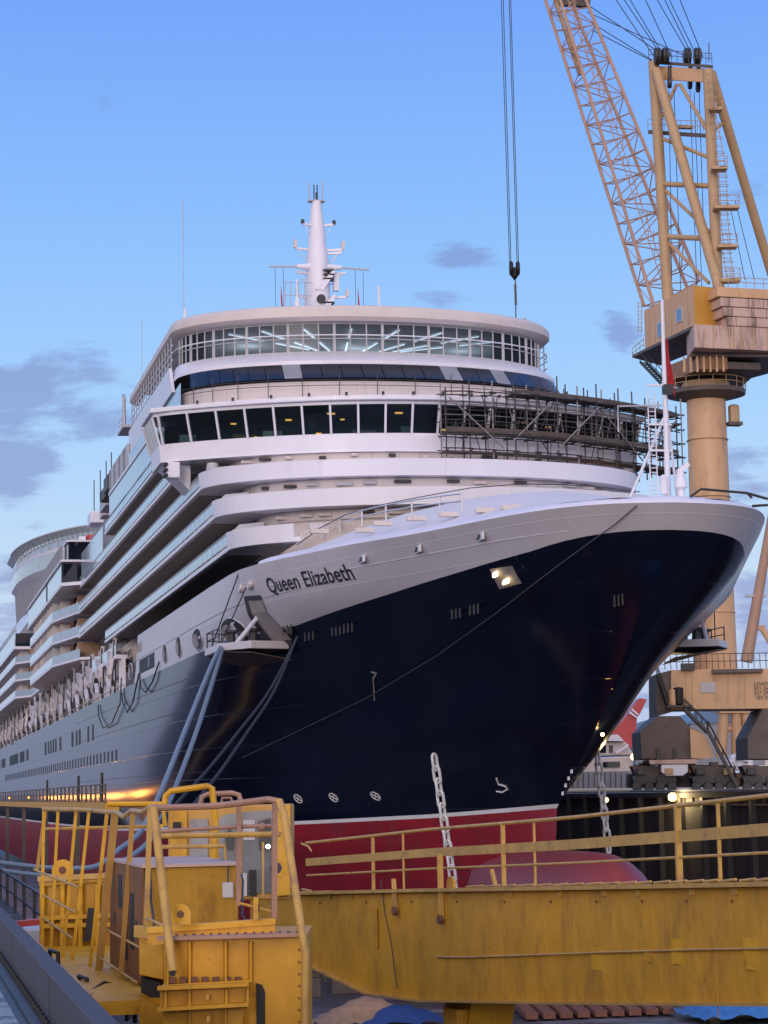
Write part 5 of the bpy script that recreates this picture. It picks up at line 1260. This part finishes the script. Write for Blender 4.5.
# ladder with landings up the tower
m=MB()
for a,b in [((711,75),(714,110)),((712,110),(722,168)),((722,168),(724,205)),((723,205),(727,245)),((725,245),(731,280))]:
    for s in (-.35,.35): m.tube(at(*a,229)+Rv*s,at(*b,229)+Rv*s,.045,4)
    for k in range(9): 
        p=at(*a,229).lerp(at(*b,229),k/8); m.tube(p-Rv*.5,p+Rv*.5,.035,4); 
    for k in range(5):
        p=at(*a,229).lerp(at(*b,229),k/4); m.path([p+Rv*.45*math.cos(t)*1.2-H*.9*math.sin(t) for t in [PI*j/6 for j in range(7)]],.03,4)
m.build('caged_ladder','tan_tube',crane)
for px,py,w in ((715,110,1.3),(719,169,1.6),(726,208,2.6),(727,247,2.0),(730,281,2.0)):
    o=MB().box(at(px,py,229),(w,1.4,.3),(Rv,H,Z)).build('landing','tan_tube',crane)
    m=MB()
    for h in(.6,1.2): m.path([at(px,py,229)+Rv*(-w/2)-H*.7+Z*h,at(px,py,229)+Rv*w/2-H*.7+Z*h,at(px,py,229)+Rv*w/2+H*.7+Z*h],.035,4)
    for s in(-.5,0,.5): m.tube(at(px,py,229)+Rv*w*s-H*.7,at(px,py,229)+Rv*w*s-H*.7+Z*1.2,.035,4)
    m.build('landing_rail','tan_tube',o)
# lattice jib, leaning away
CH=[((644,306,246),(526,-60,262)),((654,306,243),(542,-60,259)),((689,292,246),(546,-60,262)),((699,281,243),(562,-60,259))]
chs=[(at(*a),at(*b)) for a,b in CH]
for a,b in chs: MB().tube(a,b,.2,8).build('jib_chord','jib',crane)
NP=19; lac=MB()
def cp(i,t): return chs[i][0].lerp(chs[i][1],t)
for k in range(NP+1):
    t=k/NP
    for i,j in ((0,1),(2,3),(0,2),(1,3)): lac.tube(cp(i,t),cp(j,t),.075,4)
    if k<NP:
        t2=(k+1)/NP
        for i,j in ((0,1),(2,3),(0,2),(1,3)):
            a,b=(i,j) if k%2 else (j,i)
            lac.tube(cp(a,t),cp(b,t2),.065,4)
lac.build('jib_lacing','jib',crane)
m=MB()
for k in range(40):
    t=k/40; p=cp(1,t).lerp(cp(3,t),.3); q=cp(1,t+.025).lerp(cp(3,t+.025),.3); m.tube(p,q,.06,4); m.tube(p+Rv*.6,q+Rv*.6,.06,4); m.tube(p,p+Rv*.6,.04,4)
    if k%2==0: m.tube(p,p+Z*1.1-H*.4,.04,4); m.tube(p+Rv*.6,p+Rv*.6+Z*1.1-H*.4,.04,4)
m.build('jib_walkway','jib',crane)
MB().beam(at(556,2,259),at(590,4,259),.8,.8).build('jib_spreader','dirty',crane)
MB().beam(at(552,-10,258),at(580,75,257),.4,.4).build('jib_pipe','tan_tube',crane)
for a,b in [((596,-30,255),(655,58,238)),((604,-30,255),(662,56,238)),((612,-30,255),(664,56,238)),((640,-30,255),(689,55,233)),((650,-30,255),(692,55,233)),((655,-30,255),(697,57,233)),((668,-30,255),(703,57,233)),((588,5,259),(668,58,238)),((587,12,259),(688,57,233)),((590,22,258),(652,60,238)),((592,30,258),(654,62,238)),((632,-30,250),(672,58,236))]:
    MB().tube(at(*a),at(*b),.055,5).build('jib_stay_rope','dark',crane)
for a,b in [((669,90,234),(672,300,236)),((674,90,234),(681,300,236)),((690,90,233),(697,290,236)),((694,92,233),(702,290,236)),((699,90,233),(704,240,236)),((730,205,238),(745,280,240)),((735,200,238),(755,282,240))]: MB().tube(at(*a),at(*b),.04,4).build('tower_rope','dark',crane)
for a,b in [((500,-40),(509.5,263)),((502,-40),(511,263)),((508,-40),(517,263)),((509.5,-40),(518.5,263))]: MB().tube(at(*a,262),at(*b,262),.05,5).build('hoist_rope','dark',crane)
hk=MB()
for dx in (-3.3,3.3): hk.lathe([(.7,-.22),(.85,-.1),(.85,.1),(.7,.22)],at(514.5+dx,268.5,262),14,(H,Z,Rv))
hk.box(at(514.5,271.5,262),(1.0,.6,.9),(Rv,H,Z)); hk.lathe([(.1,0),(.45,.5),(.35,1.0)],at(514.7,280,262),10)
hook=hk.build('hook_block','black',crane)
MB().path([at(515,277,262),at(515.5,285,262),at(516,326,262)],.07,6).build('sling','dark',hook)
for k in range(6): MB().box(at(515.3+.1*k,286+3.5*k,262),(.26,.2,.36),(Rv,H,Z)).build('sling_link','dark',hook)
# portal base
def slabq(p,D,t,name,mm,par,bevel=0): return MB().prism([at(x,y,D) for x,y in p],H*t).build(name,mm,par,bevel=bevel)
pb=slabq([(671,670),(790,668),(790,708.5),(671,709.5)],229,7,'portal_beam','tan',crane,.05)
slabq([(656.5,674),(671.5,670),(671.5,712),(657,716.5)],229.3,7,'beam_end','dirty',pb)
leg=slabq([(640,732),(658,716),(680,716),(690,727),(703,733.5),(703,759),(641.5,759)],228,8,'portal_leg','dirty',crane,.04)
slabq([(690,728),(703,734),(709,742),(714,757),(704,759),(691,758)],227.6,2,'leg_gusset','tan',leg)
slabq([(763,709),(790,709),(790,759),(748,759),(747.5,738)],228,8,'portal_leg','dirty',crane,.04)
slabq([(649,760),(697,759),(697,763.5),(650,764)],227.5,6,'leg_foot','pinkpanel',leg)
for px in (658.5,675.5): MB().box(at(px,754,227.9),(.4,.3,1.1),(Rv,H,Z)).build('leg_bracket','dark',leg)
slabq([(661,764.5),(688,764),(688,772),(683,776),(666,776),(661,772)],227.6,3,'white_tank','white',crane,.1)
slabq([(628,774),(800,772),(800,786),(628,788)],236,2,'rear_sill','dirty',crane)
for k in range(26):
    x=632+6.3*k; MB().box(at(x,768+random.uniform(0,14),231.5+random.uniform(-1,1)),(random.uniform(.5,1.4),1.0,random.uniform(.5,1.5)),(Rv,H,Z)).build('bogie_housing',random.choice(('dirty','dark','dark','brownhouse')),crane,bevel=.06)
def bogie(px,w):
    D=228.5
    b=slabq([(px-w*.5,766),(px+w*.5,766),(px+w*.42,774),(px+w*.2,783),(px-w*.2,783),(px-w*.42,774)],D,3,'bogie_beam','dirty',crane)
    for s in (-1,1):
        slabq([(px+s*w*.25-w*.22,778),(px+s*w*.25,770),(px+s*w*.25+w*.22,778),(px+s*w*.25+w*.2,785),(px+s*w*.25-w*.2,785)],D-.4,2.6,'equaliser','dark',b)
        for q in (-.14,.12): MB().lathe([(.42,-.2),(.5,-.1),(.5,.1),(.42,.2)],at(px+s*w*.25+w*q,786.5,D-.6),14,(Rv,Z,-H)).build('wheel','dark',b)
        MB().box(at(px+s*w*.3,771.5,D-.7),(.9,.5,.7),(Rv,H,Z)).build('drive_motor','tan_tube' if s>0 else 'dark',b,bevel=.08)
for px in (655,714,765): bogie(px,46)
m=MB().tube(at(560,790.5,228),at(800,788,228),.2,6); tag(m.build('crane_rail','grey'),'long bright crane rail along the far quay edge','rail')
# walk rail, stairs, signs, lettering on the portal
m=MB()
for h in(.75,1.5): m.tube(at(665,669.5,229)+Z*h,at(790,667.5,229)+Z*h,.045,5)
for k in range(22): p=at(665,669.5,229).lerp(at(790,667.5,229),k/21); m.tube(p,p+Z*1.5,.045,5)
m.build('portal_rail','dirty',pb)
MB().box(at(737,671,228.6),(5.0,1,.35),(Rv,H,Z)).build('catwalk','dirty',pb)
slabq([(700.5,682.5),(715.5,682),(715.5,692),(700.5,693)],228.9,.05,'notice_board','grey',pb)
for a in (685.5,692,728,745): slabq([(a,671),(a+.6,671),(a+.6,709),(a,709)],228.95,.05,'beam_seam','tan_tube',pb)
MB().lathe([(.1,-1.0),(.45,-.8),(.5,0),(.5,.8),(.1,.9)],at(678.5,696,228.6),14).build('gas_bottle','black',pb)
MB().lathe([(.1,-1.0),(.4,-.8),(.42,0),(.4,.7),(.1,.8)],at(672.5,697,228.6),14).build('gas_bottle','tan',pb)
for px in (685,690): MB().box(at(px,667,228.8),(.8,.8,.7),(Rv,H,Z)).build('lamp_housing','dark',pb)
st1=stairs(at(657,675,228.6),at(667,705,228.6),.9,'stairway',crane,14)
MB().box(at(679,706.5,228.3),(2.6,1.2,.2),(Rv,H,Z)).build('stair_landing','dark',st1)
st2=stairs(at(684,709,228.2),at(708,733,228.2),1.0,'stairway',crane,12); st3=stairs(at(708,731,227.6),at(738,788,227.4),1.0,'stairway',crane,16)
def text(txt,p,size,X,Y,mm,name,par):
    cu=bpy.data.curves.new(name,'FONT'); cu.body=txt; cu.size=size; cu.extrude=.01
    ob=bpy.data.objects.new('tmp',cu); col.objects.link(ob); dg=bpy.context.evaluated_depsgraph_get()
    me=bpy.data.meshes.new_from_object(ob.evaluated_get(dg)); bpy.data.objects.remove(ob)
    n=X.cross(Y); me.transform(Matrix(((X.x,Y.x,n.x,p.x),(X.y,Y.y,n.y,p.y),(X.z,Y.z,n.z,p.z),(0,0,0,1))))
    me.materials.clear(); me.materials.append(M[mm]); o=bpy.data.objects.new(name,me); col.objects.link(o); o.parent=par; o.matrix_parent_inverse=Matrix.Translation(-wloc(par)); return o
for k,t in enumerate(('LOAD CH','501·26','257·29','187·29')): text(t,at(754 if k<3 else 755.5,685.5+4.6*k,228.85),.52,Rv,Z,'letters','load_lettering',pb)
# ------------------------------------------------------------------ things beyond the dock on the right
fs=empty('moored_ship',at(612,760,330),'far white ship with a red swept funnel seen under the bow','ship')
slabq([(640,698),(647,699.5),(641,712),(637,718),(636,735),(634,748),(612,748),(606,738),(622,722)],334,6,'funnel','funnelred',fs)
slabq([(632,708),(638.5,714),(638,715.5),(631,710)],333.6,.3,'funnel_stripe','white',fs); slabq([(630,711),(637.5,717),(637,718.5),(629,713)],333.6,.3,'funnel_stripe','white',fs)
slabq([(560,759),(634,756),(632,773),(560,774)],328,10,'deck_house','shipfar',fs,.2)
slabq([(580,745),(602,742),(626,742),(634,755),(575,757)],330,8,'upper_deck_house','shipfar',fs,.2)
slabq([(604,741),(608,735),(618,734.5),(624,741)],329,7,'awning','white',fs)
for p in ([(603,762),(620,761.5),(620,767),(603,767.5)],[(598,745),(606,745),(606,753),(598,753)],[(609,745),(613,745),(613,753),(609,753)]): slabq(p,327.8,.3,'window','darkglass',fs)
for p in ([(615,752),(628,744),(629,746),(617,754)],): slabq(p,329.5,2,'gangway','white',fs)
for px,py,D,s,nm,mm,lab in ((634,757,326,.5,'flood_lamp','lamp_y','bright orange flood lamp on the far white ship'),(602.5,734.5,126,.11,'work_lamp','lamp_y','warm work lamp shining beside the stem of the big ship'),(672.5,797,214,.42,'flood_lamp','lamp_y','yellow flood lamp low on the far dock wall under the crane'),(606,800,180,.2,'flood_lamp','lamp_y','small yellow lamp on the far dock wall by the right chain')):
    r=empty(nm,at(px,py,D),lab,'lamp'); MB().sphere(at(px,py,D),s,12).build('lens',mm,r); MB().box(at(px,py,D)+H*s*.9,(s*1.6,s*.5,s*1.6),(Rv,H,Z)).build('lamp_body','dark',r)
l=bpy.data.objects.new('stem_light',bpy.data.lights.new('stem_light','POINT')); col.objects.link(l); l.location=at(603,733,125.4); l.data.color=(1,.55,.15); l.data.energy=60; l.data.shadow_soft_size=.15; tag(l,kind='structure') if False else None
l=bpy.data.objects.new('wall_flood_light',bpy.data.lights.new('wall_flood_light','POINT')); col.objects.link(l); l.location=at(672.5,798,212); l.data.color=(1,.75,.35); l.data.energy=900; l.data.shadow_soft_size=.5
def shed(name,p,D,t,mm,label,roof=None):
    r=empty(name,at(*p[0],D),label,'shed'); slabq(p,D,t,'wall',mm,r)
    if roof: slabq(roof,D-.3,t+1,'roof','blueroof',r)
    return r
s=shed('grey_shed',[(565,772),(632,771),(632,793),(565,794)],300,20,'greywall','low grey sheet shed behind the right anchor chain')
for k in range(12): slabq([(567+5.4*k,772.6),(567.6+5.4*k,772.6),(567.6+5.4*k,793),(567+5.4*k,793)],299.9,.2,'sheet_joint','dark',s)
shed('blue_roof_shed',[(690,722),(765,718),(765,765),(690,765)],420,30,'greywall','pale shed with a blue roof seen under the crane portal',[(688,724),(694,712),(760,709),(768,720)])
shed('blue_roof_shed',[(636,730),(665,728),(665,765),(636,765)],430,30,'greywall','shed with a blue roof just left of the crane leg',[(634,736),(640,722),(662,716),(668,730)])
bc=empty('yard_crane',at(737,757,320),'tan crane tripod standing behind the portal crane base','crane')
for a,b in [((724,712),(721,757)),((736,712),(737,757)),((745,712),(751,748))]: MB().tube(at(*a,320),at(*b,320),.75,10).build('leg','tan',bc)
MB().tube(at(722,729,320),at(748,729,320),.35,8).build('tie','tan',bc)
slabq([(718,700),(752,700),(750,713),(720,713)],319,5,'head','tan',bc)
fj=empty('far_crane_jib',at(747,657,300),'far reddish crane jib leaning right of the tan column','crane')
MB().tube(at(746.5,662,300),at(772,515,300),.8,10,.55).build('boom','jib',fj); MB().box(at(755.5,596,300),(2.6,.8,.3),(Rv,H,Z)).build('boom_lamp_bar','grey',fj)
fj=empty('far_crane_jib',at(768,640,500),'small far orange jib tip at the right edge','crane')
MB().tube(at(762,628,500),at(775,650,500),.7,8).build('boom','tan',fj); MB().box(at(761.5,628,500),(1.6,1,1.2),(Rv,H,Z)).build('boom_head','jib',fj)
wp=empty('white_bundle',at(737,762,300),'pile of white wrapped bundles behind the crane bogies','bundle')
for k in range(7): MB().box(at(733+2.2*k,764-(k%3)*2.5,300),(1.6,2,1.3+.4*(k%2)),(Rv,H,Z)).build('wrap','white',wp,bevel=.3)
# low skyline far behind, both sides
for i,(x0,x1,D,h,mm,lab) in enumerate([(560,640,480,7,'greywall','low far workshop roof line behind the far white ship'),(760,860,520,14,'shipfar','pale far workshop at the right edge of the yard')]):
    r=empty('workshop',at((x0+x1)/2,790,D),lab,'workshop'); a=at(x0,790,D); b=at(x1,790,D); a.z=b.z=.3
    MB().prism([a,b,b+Z*h,a+Z*h],H*30).build('wall',mm,r); MB().prism([a+Z*h-H,b+Z*h-H,b+Z*(h+2)+H*15,a+Z*(h+2)+H*15],H*2).build('roof','blueroof',r)
# ------------------------------------------------------------------ sky and light
w=bpy.data.worlds.new('World'); sc.world=w; w.use_nodes=True; nt=w.node_tree; N=nt.nodes; L=nt.links
bg=N['Background']; bg.inputs['Strength'].default_value=.1
SUN_EL=R(7); SUN_AZ=PSI+PI+R(8)      # low sun behind the camera, to the left
sky=N.new('ShaderNodeTexSky'); sky.sky_type='NISHITA'; sky.sun_disc=False; sky.sun_elevation=SUN_EL; sky.sun_rotation=SUN_AZ
tc=N.new('ShaderNodeTexCoord'); nrmz=N.new('ShaderNodeVectorMath'); nrmz.operation='NORMALIZE'; L.new(tc.outputs['Generated'],nrmz.inputs[0])
sep=N.new('ShaderNodeSeparateXYZ'); L.new(nrmz.outputs[0],sep.inputs[0])
rp_=N.new('ShaderNodeValToRGB'); cr=rp_.color_ramp
def srgb(r,g,b): return tuple(((c/255+.055)/1.055)**2.4 if c>10 else c/255/12.92 for c in (r,g,b))
stops=[(0,(180,192,234)),(.035,(190,206,240)),(.09,(198,221,247)),(.16,(170,211,254)),(.24,(142,193,255)),(.33,(116,168,252)),(.6,(100,152,240)),(1,(90,140,230))]
cr.elements[0].position=0; cr.elements[0].color=(*srgb(*stops[0][1]),1); cr.elements[1].position=1; cr.elements[1].color=(*srgb(*stops[-1][1]),1)
for p_,c in stops[1:-1]: e_=cr.elements.new(p_); e_.color=(*srgb(*c),1)
L.new(sep.outputs['Z'],rp_.inputs['Fac'])
up=N.new('ShaderNodeVectorMath'); up.operation='SCALE'; up.inputs['Scale'].default_value=8.3; L.new(rp_.outputs[0],up.inputs[0])
mx=N.new('ShaderNodeMix'); mx.data_type='RGBA'; mx.inputs['Factor'].default_value=.94; L.new(sky.outputs[0],mx.inputs['A']); L.new(up.outputs[0],mx.inputs['B'])
# clouds: noise shaped by a few soft patches of sky
mp=N.new('ShaderNodeMapping'); mp.inputs['Scale'].default_value=(8,8,26); L.new(nrmz.outputs[0],mp.inputs['Vector'])
nz=N.new('ShaderNodeTexNoise'); nz.inputs['Scale'].default_value=3.4; nz.inputs['Detail'].default_value=9; nz.inputs['Roughness'].default_value=.64; L.new(mp.outputs[0],nz.inputs['Vector'])
acc=None
def cloud(px,py,rad,amp,sx=1.0):
    global acc
    d=wdir(px,py).normalized()
    s=N.new('ShaderNodeVectorMath'); s.operation='SUBTRACT'; L.new(nrmz.outputs[0],s.inputs[0]); s.inputs[1].default_value=d
    sc_=N.new('ShaderNodeVectorMath'); sc_.operation='MULTIPLY'; L.new(s.outputs[0],sc_.inputs[0]); sc_.inputs[1].default_value=(1/sx,1/sx,1)
    l=N.new('ShaderNodeVectorMath'); l.operation='LENGTH'; L.new(sc_.outputs[0],l.inputs[0])
    r=N.new('ShaderNodeMapRange'); r.interpolation_type='SMOOTHSTEP'; r.inputs['From Min'].default_value=rad/F; r.inputs['From Max'].default_value=0; r.inputs['To Min'].default_value=0; r.inputs['To Max'].default_value=amp
    L.new(l.outputs['Value'],r.inputs['Value'])
    if acc is None: acc=r.outputs[0]
    else:
        a=N.new('ShaderNodeMath'); a.operation='ADD'; L.new(acc,a.inputs[0]); L.new(r.outputs[0],a.inputs[1]); acc=a.outputs[0]
for a in [(75,378,52,.36,2.3),(35,445,40,.33,2.6),(5,482,48,.40,1.6),(110,425,34,.30,2.2),(40,560,70,.22,2.2),(700,500,90,.2,1.6),(460,258,26,.42,2.6),(430,300,26,.32,2.4),(620,335,42,.42,1.0),(107,92,38,.27,1.4),(650,210,60,.22,1.5),(10,630,80,.35,1.6),(5,395,40,.35,1.5),(760,620,80,.35,1.2),(755,190,45,.3,1.5),(640,700,60,.3,1.5),(-200,420,160,.4,2),(1000,500,200,.4,2)]: cloud(*a)
ad=N.new('ShaderNodeMath'); ad.operation='ADD'; L.new(nz.outputs['Fac'],ad.inputs[0]); L.new(acc,ad.inputs[1])
th=N.new('ShaderNodeMapRange'); th.interpolation_type='SMOOTHSTEP'; th.inputs['From Min'].default_value=.68; th.inputs['From Max'].default_value=.92; L.new(ad.outputs[0],th.inputs['Value'])
cm=N.new('ShaderNodeMath'); cm.operation='MULTIPLY'; cm.inputs[1].default_value=.62; L.new(th.outputs[0],cm.inputs[0])
mc=N.new('ShaderNodeMix'); mc.data_type='RGBA'; L.new(cm.outputs[0],mc.inputs['Factor']); L.new(mx.outputs['Result'],mc.inputs['A']); mc.inputs['B'].default_value=(*[v*8.2 for v in srgb(128,142,198)],1)
dt=N.new('ShaderNodeVectorMath'); dt.operation='DOT_PRODUCT'; L.new(nrmz.outputs[0],dt.inputs[0]); dt.inputs[1].default_value=(math.sin(SUN_AZ),math.cos(SUN_AZ),.12)
g1=N.new('ShaderNodeMapRange'); g1.interpolation_type='SMOOTHSTEP'; g1.inputs['From Min'].default_value=-.35; g1.inputs['From Max'].default_value=.95; L.new(dt.outputs['Value'],g1.inputs['Value'])
g2_=N.new('ShaderNodeMix'); g2_.data_type='RGBA'; L.new(g1.outputs[0],g2_.inputs['Factor']); L.new(mc.outputs['Result'],g2_.inputs['A']); g2_.inputs['B'].default_value=(10.6,9.3,9.9,1)
L.new(g2_.outputs['Result'],bg.inputs['Color'])
sun=bpy.data.objects.new('sun',bpy.data.lights.new('sun','SUN')); col.objects.link(sun)
sun.data.energy=.75; sun.data.angle=R(14); sun.data.color=(1,.86,.80)
sd=Vector((math.sin(SUN_AZ)*math.cos(SUN_EL),math.cos(SUN_AZ)*math.cos(SUN_EL),math.sin(SUN_EL)))
sun.rotation_euler=(-sd).to_track_quat('-Z','Y').to_euler()
vs=sc.view_settings; vs.view_transform='Standard'; vs.look='None'; vs.exposure=.3; vs.gamma=1; vs.use_curve_mapping=False
sc.cycles.max_bounces=6; sc.cycles.diffuse_bounces=2; sc.cycles.glossy_bounces=3; sc.cycles.transparent_max_bounces=16; sc.cycles.transmission_bounces=4
sc.cycles.caustics_reflective=False; sc.cycles.caustics_refractive=False; sc.cycles.sample_clamp_indirect=4
sc.cycles.use_denoising=True
